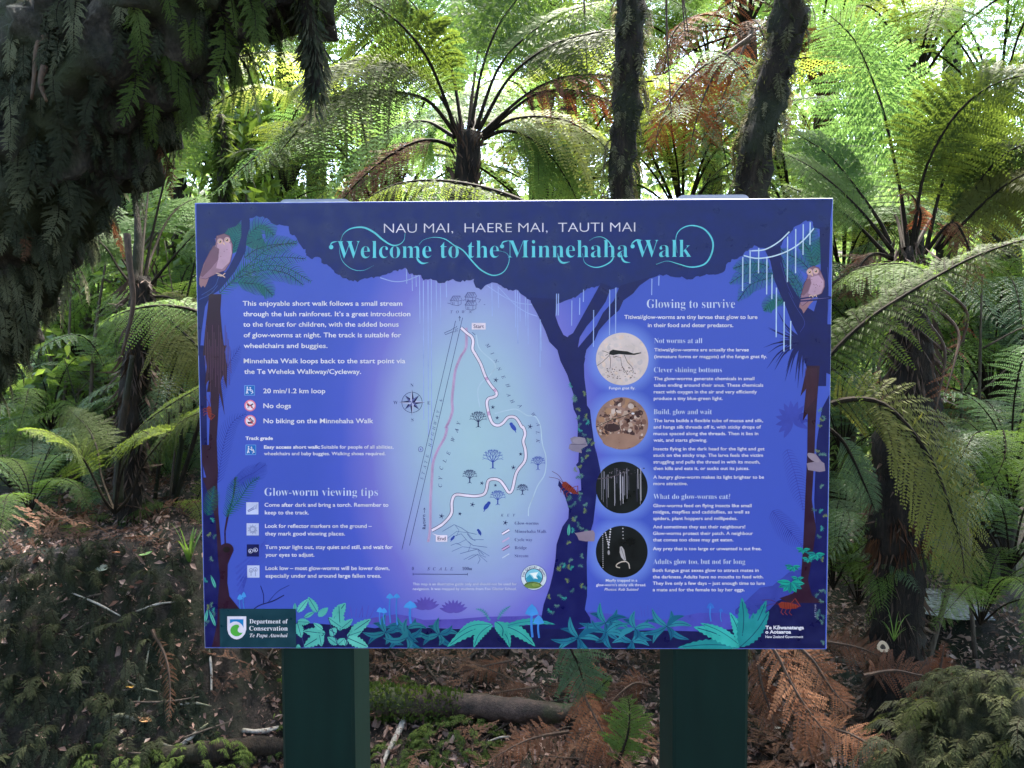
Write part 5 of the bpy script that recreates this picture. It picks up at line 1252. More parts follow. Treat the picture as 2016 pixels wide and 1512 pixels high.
# ---- mossy mound, lower right
mc = P(1965, 1500, 2.0); mr = np.array([.27, .24, .43]); mc[2] = .20
mm = MB(); g_ = 26; th, ph = np.meshgrid(np.linspace(0, 2 * math.pi, 40, endpoint=False), np.linspace(0.02, math.pi - .02, g_)); 
Vm = np.stack([np.cos(th) * np.sin(ph), np.sin(th) * np.sin(ph), np.cos(ph)], -1).reshape(-1, 3)
Vm = np.array([mc + v * mr * (1 + .16 * noise.noise(Vector(v * 2.2)) + .07 * noise.noise(Vector(v * 6))) for v in Vm])
i_, j_ = np.meshgrid(np.arange(g_ - 1), np.arange(40), indexing='ij'); mm.add(Vm, np.stack([i_ * 40 + j_, i_ * 40 + (j_ + 1) % 40, (i_ + 1) * 40 + (j_ + 1) % 40, (i_ + 1) * 40 + j_], -1).reshape(-1, 4))
md = tag(empty('mossy_stump', (mc[0], mc[1], 0)), 'rounded mossy stump covered in small ferns at the lower right corner', 'stump')
o = mm.build('mound', [M_MOUND], smooth=True); o.parent = md; o.matrix_parent_inverse = Matrix.Translation(-md.location)
def mound_spots(n, seed):
    g = np.random.default_rng(seed); out = []
    while len(out) < n:
        v = nrm(g.normal(0, 1, 3))
        if v[2] < -.3 or v @ nrm(CAM - mc) < -.3: continue
        k = 1 + .16 * noise.noise(Vector(v * 2.2)) + .07 * noise.noise(Vector(v * 6))
        out.append((mc + v * mr * k, v + np.array([0, -.05, 0])))
    return out
for k, (p, d) in enumerate(mound_spots(60, 81)): place(SPMO[(k * 3) % 8], p, d, random.uniform(.6, 1.2), 'stump_fern', 'small filmy fern growing on the mossy stump in the lower right corner', 'fern', 'small ferns on the mossy stump')
mass('stump_moss_cover', mound_spots(420, 82), M_MOSSD, .4, .9, 83, SVO)

# ------------------------------------------------------------------ forest floor
g = np.random.default_rng(91); n = 70000
X = g.uniform(-2.6, 2.8, n); Y = 2.3 + 5.2 * g.random(n) ** 1.6
keep = np.array([not (x < -.95 and g.random() < (.45 if y < 2.9 else .2)) for x, y in zip(X, Y)]); X, Y = X[keep], Y[keep]; n = len(X)
Zh = np.array([height(x, y) for x, y in zip(X, Y)]) + g.uniform(.003, .03, n)
a = g.uniform(0, 6.283, n); l = (.004 + .026 * g.random(n) ** 3) * np.where(X < -.75, .75, 1.0); w = l * g.uniform(.15, .6, n)
dx = np.stack([np.cos(a), np.sin(a), g.normal(0, .5, n)], 1); dy = np.stack([-np.sin(a), np.cos(a), g.normal(0, .5, n)], 1); c = np.stack([X, Y, Zh], 1)
Q = np.stack([c - dx * l[:, None], c + dy * w[:, None] + np.array([0, 0, .006]), c + dx * l[:, None], c - dy * w[:, None]], 1).reshape(-1, 3)
mb = MB(); mb.add(Q, np.arange(len(Q)).reshape(-1, 4)); tag(mb.build('leaf_litter', [M_LITTER]), kind='stuff')
frag = []
for k in range(5):
    f = MB(); q = random.Random(k); l = .16 + .05 * k
    frond_geo(f, [(0, 0, 0), (l * .4, q.uniform(-.03, .03), .02), (l * .8, q.uniform(-.05, .05), .01), (l * 1.2, q.uniform(-.08, .08), -.02)], .05 + .012 * k, npair=9 + k, nleaf=6, V=(0, 0, 1), droop=q.uniform(-.2, .5), stipe=.05, rad=.002, pin=.26, leafw=1.3, jit=.3, gap=.2, seed=k + 50)
    frag.append((np.concatenate(f.V), f.G))
mb = MB(); g = np.random.default_rng(92)
for k in range(290):
    x, y = (g.uniform(.5, 1.3), g.uniform(2.1, 2.9)) if k >= 230 else (g.uniform(-1.15, .6), g.uniform(2.6, 4.4)) if k < 110 else (g.uniform(.3, 1.9), g.uniform(2.2, 3.8)) if k < 200 else (g.uniform(-2, -.7), g.uniform(2.9, 4))
    W, Gs = frag[g.integers(0, 5)]; M = np.array(Matrix.Rotation(g.uniform(0, 6.283), 3, 'Z') @ Matrix.Rotation(g.normal(0, .5), 3, 'X') @ Matrix.Rotation(g.normal(0, .35), 3, 'Y')); s = g.uniform(.6, 1.2)
    mb.add(W @ M.T * s + np.array([x, y, height(x, y) + g.uniform(.012, .05)]), [(f, m) for f, m in Gs])
tag(mb.build('frond_debris', [M_STEMB, M_DEBRIS]), kind='stuff')

def stick(px, d, radii, mat, label, name='fallen_stick', cat='stick', group=None, lift=.02, **k):
    pts = [(P(x, y, dd) if dd else G(x, y, lift)) for (x, y), dd in zip(px, d if isinstance(d, list) else [d] * len(px))]
    mb = MB(); V, F = tube_geo(pts, radii, 8, 24, amp=.25, sc=20, seed=len(px)); mb.add(V, F)
    return tag(mb.build(name, [mat], smooth=True), label, cat, group)
# the log between the posts
pl_ = [G(560, 1372, .06), G(760, 1384, .07), G(900, 1388, .07), G(1040, 1400, .07), G(1150, 1404, .05)]
lg = tag(empty('fallen_log', pl_[0]), 'wet mossy log lying across the ground between the two posts', 'log')
trunk_part(lg, pl_, [.06, .06, .052, .048, .032], M_LOG, 'wood', seg=18, n=50, amp=.2, sc=9, fine=.15)
fuzz_part(lg, pl_[:3], [.065, .064, .052], 3600, .024, M_MOSS, 'moss', 95, up=.4, w=.005)
pl2 = [G(300, 1490, .04), G(420, 1478, .05), G(520, 1470, .05), G(600, 1475, .05)]
lg2 = tag(empty('fallen_log', pl2[0]), 'dark rotting log low on the ground left of the left post', 'log'); trunk_part(lg2, pl2, [.025, .035, .035, .03], M_BARK, 'wood', seg=14, n=30, amp=.25, sc=9, fine=.2)
for px, r, m, lab in (
    ([(478, 1438), (515, 1440), (548, 1432)], [.008, .009, .007], M_PALE, 'pale peeling stick against the left side of the left post'),
    ([(310, 1462), (350, 1470), (395, 1435), (410, 1425)], [.005, .008, .005], M_PALE, 'forked whitish twig left of the left post'),
    ([(798, 1412), (780, 1450), (764, 1480), (752, 1508)], [.012, .013, .010, .006], M_PALE, 'short bleached stick standing up right of the left post'),
    ([(205, 1424), (235, 1408), (270, 1418)], [.006, .008, .005], M_PALE, 'pale twig beside the dark bank at lower left'),
    ([(272, 1385), (285, 1320), (296, 1265)], [.003, .004, .002], M_PALE, 'thin upright pale stem with two leaves on the lower left bank'),
    ([(412, 1280), (416, 1320), (416, 1360)], [.004, .005, .004], M_PALE, 'thin pale stick standing under the lower left corner of the board'),
    ([(825, 1285), (845, 1320), (865, 1345)], [.007, .006, .005], M_TWIG, 'dark stick leaning onto the mossy log'),
    ([(895, 1330), (930, 1290), (960, 1270)], [.008, .007, .005], M_TWIG, 'dark branch sloping up behind the log'),
    ([(950, 1350), (975, 1300), (1000, 1280)], [.022, .02, .012], M_BARK, 'mossy broken branch behind the middle of the log'),
    ([(890, 1330), (925, 1350), (962, 1400), (995, 1450)], [.003, .003, .003], M_TWIG, 'long thin stalk crossing in front of the log'),
    ([(1655, 1360), (1720, 1352), (1840, 1360)], [.004, .004, .003], M_TWIG, 'thin twig lying over the dead fronds right of the right post'),
    ([(560, 1250), (530, 1290), (500, 1345)], [.004, .005, .003], M_TWIG, 'crooked dark twig just left of the left post'),
    ([(1650, 1300), (1720, 1310), (1860, 1300)], [.012, .013, .010], M_TWIG, 'dark branch under the brown fronds near the right tree fern'),
    ([(1780, 1440), (1760, 1470), (1745, 1500)], [.005, .005, .004], M_TWIG, 'dark stick between the dead fronds and the mossy stump')):
    stick(px, 0, r, m, lab)
g = random.Random(33)
for k in range(24):
    x, y = (g.uniform(40, 400), g.uniform(1080, 1490)) if k < 12 else (g.uniform(740, 1290), g.uniform(1300, 1500)); a = g.uniform(-.9, .9); l = g.uniform(25, 75)
    stick([(x, y), (x + l * math.cos(a), y + l * math.sin(a) * .6 + g.uniform(-6, 6)), (x + 2 * l * math.cos(a), y + l * 1.1 * math.sin(a))], 0, [.003, .004, .002], M_TWIG if k % 3 else M_PALE, 'thin fallen twig on the lower left bank' if k < 12 else 'thin fallen twig in the litter between the posts', 'fallen_twig', 'twig', 'twigs on the lower left bank' if k < 12 else 'twigs between the posts', lift=.035)
for k in range(4):
    x = g.uniform(1130, 1400); d = g.uniform(2.5, 3.1); y1 = g.uniform(60, 240)
    stick([(x, -160), (x + g.uniform(-8, 8), (y1 - 160) / 2), (x + g.uniform(-10, 10), y1)], d, [.003, .0035, .0015], M_STEMB, 'thin brown vine strand hanging near the straight mossy trunk', 'hanging_vine', 'vine', 'vine strands by the straight mossy trunk')
# broken branch with a pale hollow end
bp = [P(1738, 1274, 2.72), P(1730, 1290, 2.85), P(1715, 1310, 3.05)]
bb = tag(empty('broken_branch', bp[2]), 'dark broken branch with pale round hollow end at foot of the right tree fern', 'branch')
trunk_part(bb, bp, [.021, .022, .022], M_TWIG, 'wood', seg=14, n=12, amp=.1)
d_ = nrm(bp[0] - bp[1]); a_ = nrm(np.cross(d_, UP)); b_2 = np.cross(d_, a_); mb = MB(); k = 20; an = np.linspace(0, 6.283, k, endpoint=False)
ring = [bp[0] + d_ * .004 + (a_ * math.cos(t) + b_2 * math.sin(t)) * r * (1 + .1 * math.sin(3 * t)) for r in (.020, .009) for t in an]
mb.add(ring, np.array([[i, (i + 1) % k, k + (i + 1) % k, k + i] for i in range(k)])); o = mb.build('cut_end', [plain('cut_wood', (.42, .30, .19), .7)]); o.parent = bb; o.matrix_parent_inverse = Matrix.Translation(-bb.location)

# dead and living fronds on the ground
DG = 'brown dead fronds heaped right of the right post'
for px, dd, L, m, lab, kw in (
    ([(1500, 1250), (1530, 1290), (1560, 1350), (1600, 1410), (1650, 1470)], (2.35, 2.2), .12, M_DEAD, 'large orange brown dead frond right of the right post', dict(V=(.6, -1, .5))),
    ([(1560, 1262), (1600, 1300), (1640, 1360), (1680, 1400)], (2.45, 2.35), .10, M_DEAD, 'coarse toothed dead frond under the lower right corner of the board', dict(V=(.4, -1, .5))),
    ([(1490, 1290), (1500, 1350), (1520, 1410), (1525, 1440)], (2.3, 2.25), .07, M_DEAD, 'dead frond hanging close beside the right post', dict(V=(.4, -1, .3))),
    ([(1590, 1430), (1660, 1440), (1720, 1470), (1790, 1510)], (2.4, 2.2), .09, M_DEAD, 'dead frond running down towards the mossy stump', dict(V=(.1, -.8, .8))),
    ([(1700, 1330), (1760, 1320), (1830, 1330), (1880, 1300)], (2.5, 2.5), .10, M_DEAD, 'crumpled dead frond below the pale hollow branch', dict(V=(.1, -.9, .6))),
    ([(1840, 1350), (1852, 1310), (1858, 1275), (1862, 1262)], (2.35, 2.35), .035, M_DEAD, 'small dead frond standing upright by the mossy stump', dict(V=(0, -1, .2))),
    ([(1580, 1420), (1590, 1460), (1600, 1500)], (2.3, 2.25), .05, M_DEAD, 'short rusty frond drooping at the bottom of the dead heap', dict(V=(0, -1, .3))),
    ([(1620, 1262), (1690, 1275), (1750, 1300)], (2.7, 2.7), .08, M_DEAD, 'pale brown frond lying along the top of the dead heap', dict(V=(0, -.8, .6))),
    ([(1135, 1340), (1165, 1400), (1195, 1460), (1215, 1512)], (2.75, 2.6), .13, M_DEAD, 'brown dead frond lying left of the right post', dict(V=(.3, -.7, .8))),
    ([(1120, 1440), (1060, 1450), (1010, 1470), (960, 1500)], (2.75, 2.65), .08, M_DEAD, 'brown dead frond lying flat in the litter between the posts', dict(V=(0, -.6, .9))),
    ([(1200, 1330), (1170, 1325), (1140, 1335), (1120, 1352)], (2.9, 2.85), .06, M_DEAD, 'curled tan frond tip left of the right post', dict(V=(0, -.8, .6))),
    ([(1280, 1350), (1250, 1345), (1215, 1370), (1190, 1400)], (2.8, 2.7), .07, M_DEAD, 'light brown frond against the right post', dict(V=(0, -.8, .6))),
    ([(1010, 1300), (950, 1312), (900, 1325)], (3.4, 3.3), .07, M_DEAD, 'tan dead frond on the litter behind the log', dict(V=(0, -.6, .9))),
    ([(1060, 1352), (1000, 1360), (960, 1368)], (3.1, 3.1), .06, M_DEAD, 'tan dead frond lying on the right half of the log', dict(V=(0, -.6, .9))),
    ([(300, 1240), (328, 1300), (335, 1370), (330, 1430)], (2.75, 2.6), .035, M_DEAD, 'dry brown frond hanging down the lower left bank', dict(V=(0, -1, .2))),
    ([(1105, 1250), (1130, 1290), (1145, 1330), (1155, 1365)], (2.75, 2.7), .12, M_FERNB, 'fresh green frond tip hanging below the board left of the right post', dict(V=(.1, -1, .4), pin=.2)),
    ([(1215, 1505), (1235, 1450), (1240, 1400), (1235, 1370)], (2.6, 2.65), .10, M_FERN, 'green frond growing up beside the right post', dict(V=(0, -1, .4), pin=.2)),
    ([(1150, 1385), (1165, 1370), (1190, 1345), (1205, 1330)], (2.75, 2.75), .03, M_FERN, 'small bright green frond in the brown litter by the right post', dict(V=(0, -1, .6), pin=.3)),
):
    tag(frond_part(None, px, dd, L, m, 'dead_frond' if m is M_DEAD else 'fern_frond', M_STEMB if m is M_DEAD else M_STEM, npair=22, nleaf=14, droop=.25, stipe=.04, rad=.005, jit=.13, gap=.06, **({'pin': .16} | kw)), lab, 'dead frond' if m is M_DEAD else 'fern frond', DG if m is M_DEAD else None)

def blades(px, py, d, n, L, label, name, cat, m=M_GRASS, w=.008, spread=.7, seed=0):
    g = random.Random(seed); b = P(px, py, d) if d else G(px, py); mb = MB()
    r = tag(empty(name, b), label, cat)
    for k in range(n):
        a = g.uniform(0, 6.283); l = L * g.uniform(.6, 1.15); o = np.array([math.cos(a), math.sin(a), 0]) * spread * g.uniform(.3, 1); mb = MB()
        c = [b + (o * t * .6 * l + np.array([0, 0, l * (t - .62 * spread * t * t)])) for t in np.linspace(0, 1, 7)]; s = nrm(np.cross(o + 1e-5, [0, 0, 1.0]))
        wv = [w * .5 * (1 - t) ** .6 for t in np.linspace(0, 1, 7)]
        V = [p_ + s * x for p_, x in zip(c, wv)] + [p_ - s * x for p_, x in zip(c, wv)]
        mb.add(V, np.array([[i, i + 1, 8 + i, 7 + i] for i in range(6)])); q = mb.build('blade', [m]); q.parent = r; q.matrix_parent_inverse = Matrix.Translation(-r.location)
    return r
blades(372, 1108, 0, 11, .26, 'bright strap leaved tuft beside the lower left edge of the board', 'grass_tuft', 'grass tuft', w=.014, seed=1)
blades(842, 1418, 0, 5, .16, 'small green grass sprout in front of the log', 'grass_tuft', 'grass tuft', w=.009, seed=2)
blades(1760, 1262, 2.8, 12, .22, 'thin arching grass at the foot of the right tree fern', 'grass_tuft', 'grass tuft', w=.004, spread=1, seed=3)
# moss cushions
def cushion(px, py, r, label, seed, n=60, me=SPMG):
    b = G(px, py); o0 = tag(empty('moss_cushion', b), label, 'moss'); g = np.random.default_rng(seed); mb = MB()
    for k in range(n):
        v = nrm(g.normal(0, 1, 3) * np.array([1, 1, .6])); v[2] = abs(v[2]); V, Gs = SVO[k % 4]; a = math.atan2(v[1], v[0]); s = g.uniform(.3, .65); c, q = math.cos(a), math.sin(a)
        mb.add(np.stack([V[:, 0] * c - V[:, 1] * q, V[:, 0] * q + V[:, 1] * c, V[:, 2]], 1) * s + b + v * r * np.array([1, .7, .55]), [(f, m) for f, m in Gs])
    x = mb.build('foliage', [M_STEM, M_MOSS]); x.parent = o0; x.matrix_parent_inverse = Matrix.Translation(-o0.location)
    return o0
cushion(900, 1470, .15, 'feathery green moss cushion in front of the log', 1, 110); cushion(790, 1500, .10, 'small moss cushion beside the bleached stick', 2); cushion(390, 1500, .13, 'bright moss cushion at the bottom edge left of the left post', 3, 80); cushion(240, 1490, .10, 'small moss cushion at the bottom edge near the bank', 4, 40)
cushion(770, 1365, .09, 'yellow green moss on the left end of the log', 5, 50); cushion(546, 1460, .06, 'moss strip against the left edge of the left post', 6, 40)
def flat_leaf(px, py, l, c, label, seed):
    b = G(px, py, .02); g = random.Random(seed); a = g.uniform(0, 6.28); mb = MB(); n = 8; V = []
    for i in range(n + 1):
        t = i / n; w = l * .32 * math.sin(math.pi * t) ** .8; z = .3 * l * (t - .5) ** 2
        for s in (-1, 0, 1): V.append(b + np.array([math.cos(a), math.sin(a) * .9, 0]) * l * (t - .5) + np.array([-math.sin(a), math.cos(a), 0]) * s * w + np.array([0, -.2 * l * (t - .5), z + abs(s) * .06 * l + .012 + .4 * l * (.5 - t) * .3]))
    mb.add(V, np.array([[3 * i + k, 3 * i + k + 1, 3 * i + k + 4, 3 * i + k + 3] for i in range(n) for k in (0, 1)]))
    return tag(mb.build('fallen_leaf', [plain('fallen_leaf_' + str(seed), c, .55)]), label, 'leaf')
flat_leaf(257, 1360, .035, (.42, .22, .03), 'single yellow leaf on the dark lower left bank', 1); flat_leaf(285, 1424, .06, (.36, .18, .07), 'tan oval leaf beside the forked twig at lower left', 2); flat_leaf(228, 1095, .05, (.30, .09, .02), 'orange dead leaf on top of the left bank', 3)
flat_leaf(395, 1490, .035, (.38, .12, .03), 'orange leaf on the bright moss cushion', 4); flat_leaf(286, 1098, .05, (.12, .22, .05), 'light green leaf lying on the left bank', 5); flat_leaf(200, 1128, .07, (.10, .13, .11), 'grey green rounded leaf on the left bank', 6)
flat_leaf(1530, 1440, .04, (.42, .36, .30), 'pale shell coloured leaf beside the right post', 7)

# stream behind the right tree fern
so = [G(1800, 1255), G(1880, 1262), (G(1960, 1240)), G(1930, 1190), G(1890, 1150), G(1830, 1120), G(1780, 1118), G(1790, 1150), G(1800, 1190)]
mw, N, L_w, b = new_mat('stream_bed'); tcw = N.new('ShaderNodeTexCoord'); vz = N.new('ShaderNodeTexVoronoi'); vz.inputs['Scale'].default_value = 30; L_w.new(tcw.outputs['Object'], vz.inputs['Vector'])
crw = ramp_node(N, [(0, (.10, .10, .11)), (1, (.26, .26, .29))]); L_w.new(vz.outputs['Color'], crw.inputs[0]); L_w.new(crw.outputs[0], b.inputs['Base Color']); b.inputs['Roughness'].default_value = .22
bpw = N.new('ShaderNodeBump'); bpw.inputs['Strength'].default_value = .35; bpw.inputs['Distance'].default_value = .02; L_w.new(vz.outputs['Distance'], bpw.inputs['Height']); L_w.new(bpw.outputs[0], b.inputs['Normal'])
zc = np.mean([p[2] for p in so]) + .03; V = [np.array([p[0], p[1], zc + .004 * k]) for k, p in enumerate(so)]; mb = MB()
V = [np.array([p[0], p[1], zc]) for p in so]; mb.add(V, np.array(tessellate_polygon([[Vector((v[0], v[1], 0)) for v in V]]))); tag(mb.build('stream', [mw]), kind='structure')

# ------------------------------------------------------------------ the forest behind
BGF = []
for k in range(6):
    g = random.Random(k); l = 1.0; r = .55 + .25 * (k % 3); mb = MB()
    frond_geo(mb, [(0, 0, 0), (.22, 0, r * .55), (.55, .04 * g.uniform(-1, 1), r * .85), (.95, .1 * g.uniform(-1, 1), r * .7), (1.3, .15 * g.uniform(-1, 1), r * .2)], .25, npair=30, nleaf=16, V=(0, 0, 1), droop=.3, stipe=.15, rad=.007, pin=.15, leafw=.9, seed=k)
    BGF.append(mb)
BM = {key: [m.mesh('background_frond', [M_STEM, mat]) for m in BGF] for key, mat in (('g', M_FERN), ('l', M_FERNL), ('y', M_FERNY), ('b', M_FERNB), ('d', M_DEAD))}
def bg_fern(px, py, d, s, label, keys='ggl', n=13, trunk=True, group='tree ferns further back in the forest', dead=0, seed=0, name='tree_fern', cat='tree fern'):
    g = random.Random(seed * 13 + int(px)); c = P(px, py, d); h = height(c[0], c[1]); b = np.array([c[0], c[1], min(h, c[2] - .05)]) if trunk else c
    r = tag(empty(name, b), label, cat, group)
    if trunk: trunk_part(r, [b, (b + c) / 2 + np.array([g.uniform(-.05, .05), 0, 0]), c], [.09 * s, .075 * s, .06 * s], seg=10, n=18, amp=.25, sc=9)
    for k in range(n + dead):
        isd = k >= n; o = link('frond', g.choice(BM['d' if isd else g.choice(keys)]), r); q = s * g.uniform(.8, 1.15) * (.75 if isd else 1)
        o.location = c - b; o.scale = (q, q, q); o.rotation_euler = (g.uniform(-.15, .15), g.uniform(.75, 1.2) if isd else g.uniform(-.25, .2), 6.283 * k / max(1, n) * (1 if not isd else 2.4) + g.uniform(-.25, .25))
    return r
for i, (px, py, d, s, keys, dead, lab) in enumerate((
    (1470, 60, 4.6, 1.0, 'gl', 8, 'tree fern with a rusty dead skirt between the two mossy trunks'), (350, 330, 5.2, .9, 'gly', 1, 'light green tree fern left of the board beyond the leaning trunk'),
    (620, 260, 6.4, 1.2, 'gl', 2, 'tree fern seen behind the left fronds of the middle tree fern'), (1120, 210, 5.6, 1.1, 'ly', 1, 'yellow green tree fern behind the straight mossy trunk'),
    (1345, 440, 4.2, .9, 'lgy', 6, 'tree fern with orange dead fronds showing just above the right half of the board'), (1960, 250, 5.6, 1.1, 'gl', 3, 'tree fern behind the upper right fronds'),
    (1700, 60, 7.4, 1.3, 'l', 0, 'distant pale tree fern high at the right'), (900, 20, 7.8, 1.4, 'l', 0, 'distant pale tree fern high behind the middle tree fern'), (1880, -40, 6.8, 1.2, 'gl', 3, 'distant tree fern at the top right corner'),
    (1250, -20, 6.2, 1.0, 'lg', 2, 'distant tree fern crown above the straight mossy trunk'), (480, 120, 7.2, 1.2, 'l', 0, 'distant pale tree fern at the upper left'), (160, 560, 6.2, 1.0, 'gb', 2, 'dim tree fern behind the slender one at the left'),
    (1950, 790, 4.4, .8, 'gb', 2, 'dark trunked tree fern at the right edge of the view'), (1660, 560, 5.4, .9, 'gy', 1, 'tree fern glimpsed between the board and the right trunk'),
    (760, 470, 4.4, 1.0, 'lly', 0, 'fern crown hidden by the board whose light fronds show left of the middle tree fern'), (1080, 480, 4.3, 1.0, 'lyl', 0, 'fern crown hidden by the board whose fronds show right of the middle tree fern'),
    (1560, 470, 4.2, .9, 'lg', 1, 'fern whose fronds show between the leaning mossy trunk and the right tree fern'), (560, 400, 4.9, .9, 'lgy', 1, 'fern whose fronds rise above the left quarter of the board'),
    (760, 120, 5.8, 1.2, 'lly', 0, 'bright tree fern high up left of the middle tree fern'), (1060, 60, 6.0, 1.2, 'lly', 0, 'bright tree fern high up right of the middle tree fern'),
    (1400, 170, 5.8, 1.1, 'lgl', 4, 'brown skirted tree fern behind the gap between the mossy trunks'), (1620, 210, 5.4, 1.1, 'll', 0, 'bright tree fern just right of the leaning mossy trunk'),
    (1800, 180, 5.2, 1.1, 'lly', 0, 'bright tree fern right behind the tall fronds at the right'), (1990, 430, 4.6, .9, 'lg', 1, 'tree fern at the right edge level with the top of the board'),
    (440, 400, 5.6, .9, 'lyg', 0, 'fern whose fronds fill the gap at the top left corner of the board'), (250, 420, 5.4, .9, 'lyg', 0, 'bright tree fern behind the crown of the slender one'),
    (560, 60, 6.6, 1.2, 'll', 0, 'bright tree fern high up beside the hanging root'))):
    bg_fern(px, py, d, s, lab, keys, 13, True, 'tree ferns further back in the forest', dead, i)
UF = 'low ferns on the forest floor behind the board'
for i, (px, py, d, s, keys, lab) in enumerate((
    (120, 960, 4.0, .45, 'b', 'dull low fern left of the ground fern'), (330, 930, 4.4, .5, 'gb', 'dark low fern just left of the board'), (40, 800, 4.8, .6, 'gb', 'low fern at the left edge of the view'), (220, 760, 5.2, .6, 'g', 'green low fern behind the slender trunk'), (370, 1060, 3.6, .28, 'gy', 'yellowish low fern on top of the left bank'),
    (1660, 900, 3.8, .5, 'b', 'dull green fern close behind the right edge of the board'), (1650, 1060, 3.6, .42, 'bg', 'dull fern low behind the right edge of the board'), (1690, 1190, 3.3, .40, 'g', 'dark green fern at the foot of the right tree fern'), (1990, 930, 3.3, .5, 'b', 'broad spreading fern at the right edge of the view'), (1990, 1120, 3.0, .45, 'gb', 'green fern low at the right edge of the view'),
    (1930, 1230, 2.9, .35, 'g', 'dark palm like fern above the mossy stump'), (1860, 1030, 4.6, .5, 'gb', 'fern on the far bank of the stream'), (1960, 1060, 4.0, .5, 'g', 'fern right of the stream'), (1240, 1270, 4.0, .35, 'g', 'small dark fern seen under the board by the right post'),
    (1870, 860, 5.2, .6, 'bg', 'dull fern behind the right trunk'),
    (60, 1060, 3.5, .24, 'gb', 'small fern at the left end of the litter bank top'), (140, 1085, 3.4, .22, 'gb', 'small fern on the bank top below the arching ground fern'), (290, 1085, 3.5, .24, 'g', 'small fern right of the slender trunk on the bank top'), (200, 1050, 3.8, .28, 'gb', 'small fern at the foot of the slender trunk'), (350, 1000, 4.2, .35, 'gb', 'small dark fern behind the strap leaved tuft'), (20, 960, 3.9, .32, 'g', 'small fern at the left edge above the bank'), (120, 1010, 4.4, .36, 'gb', 'dark fern in the second row on the left bank'), (280, 1010, 4.6, .36, 'gb', 'dark fern behind the slender trunk base'),
    (150, 700, 4.4, .5, 'bg', 'dark low fern between the leaning trunk and the slender tree fern'), (340, 700, 4.2, .55, 'g', 'green fern beside the left edge of the board halfway up'), (240, 860, 4.0, .5, 'gb', 'dark fern right behind the slender trunk'), (360, 840, 3.8, .45, 'bg', 'dark fern touching the lower left edge of the board'), (100, 850, 4.0, .45, 'bg', 'dark fern under the leaning trunk'), (300, 600, 5.0, .6, 'gl', 'green fern behind the slender crown'),
    (1690, 660, 4.4, .6, 'gb', 'green fern behind the upper right edge of the board'), (1760, 940, 4.2, .6, 'gb', 'dark fern behind the lower right trunk'), (1900, 960, 3.8, .5, 'gb', 'dark green fern above the stream'), (1960, 640, 4.6, .7, 'gl', 'green fern behind the arching fresh frond'), (1850, 740, 4.4, .6, 'gb', 'dim fern just right of the thick dark trunk'), (1640, 1160, 3.2, .35, 'gb', 'small dark fern by the lower right corner of the board'), (1990, 1010, 3.2, .45, 'g', 'green fern at the right edge above the stump'), (1640, 760, 5.0, .55, 'lg', 'light fern beside the right edge of the board'), (60, 1010, 3.3, .35, 'gb', 'small fern at the foot of the leaning trunk'))):
    bg_fern(px, py, d, s, lab, keys, 10, False, UF, 0, 40 + i, 'ground_fern', 'fern')

def cloud(centers, n, rad, size, seed, squash=.8, fold=.25, asp=.5):
    g = np.random.default_rng(seed); c = np.asarray(centers); i = g.integers(0, len(c), n); p = c[i] + g.normal(0, 1, (n, 3)) * np.asarray(rad)[None] * np.array([1, 1, squash])
    d = nrm(g.normal(0, 1, (n, 3)) + np.array([0, 0, -.5])); s = nrm(np.cross(d, g.normal(0, 1, (n, 3)))); l = size * g.uniform(.6, 1.3, n)[:, None]; nn = np.cross(d, s)
    Q = np.stack([p, p + d * l * .45 + s * l * asp * .5 + nn * l * .08, p + d * l, p + d * l * .45 - s * l * asp * .5 + nn * l * .08], 1).reshape(-1, 3)
    return Q, np.arange(len(Q)).reshape(-1, 4)
def broad_tree(px, py, d, r, n, size, label, seed, m=M_LEAF, group='young broadleaved trees in the forest'):
    g = np.random.default_rng(seed); c = P(px, py, d); b = np.array([c[0] + g.uniform(-.2, .2), c[1] + .1, height(c[0], c[1])]); t = tag(empty('young_tree', b), label, 'tree', group)
    trunk_part(t, [b, (b * .5 + c * .5) + np.array([g.uniform(-.1, .1), 0, 0]), c + np.array([0, 0, r * .6])], [.035, .025, .006], M_TWIG, seg=8, n=16, amp=.2)
    mb = MB(); cs = c + g.normal(0, 1, (26, 3)) * np.array([r, r * .7, r * .8]) * .75; V, F = cloud(cs, n, (r * .2,) * 3, size, seed); mb.add(V, F)
    for q in cs[:9]:
        V, F = tube_geo([c + (b - c) * .15 * g.random(), (c + q) / 2 + g.normal(0, .03, 3), q], [.009, .006, .002], 5, 8); mb.add(V, [(f, 1) for f, k in F])
    o = mb.build('crown', [m, M_TWIG]); o.parent = t; o.matrix_parent_inverse = Matrix.Translation(-t.location)
broad_tree(465, 260, 4.8, .42, 700, .10, 'young tree with bright glossy oval leaves above the left end of the board', 1); broad_tree(520, 330, 5.4, .4, 500, .09, 'young tree with bluish leaves just above the top left of the board', 2, M_FERNB)
broad_tree(1640, 90, 6.5, .7, 1300, .10, 'bright leafy tree behind the leaning mossy trunk', 3); broad_tree(160, 620, 4.6, .45, 500, .08, 'spindly leafy tree left of the slender tree fern', 4); broad_tree(90, 760, 4.2, .40, 380, .09, 'low leafy sapling under the leaning trunk', 5)
broad_tree(640, 120, 7.5, .8, 1200, .10, 'leafy tree far behind the hanging root', 6); broad_tree(1860, 330, 7.0, .8, 1000, .10, 'leafy tree behind the right tree fern', 7); broad_tree(1670, 680, 5.5, .45, 450, .09, 'leafy sapling in the gap right of the board', 8); broad_tree(330, 150, 7.0, .7, 900, .10, 'leafy tree glimpsed right of the leaning trunk', 9)
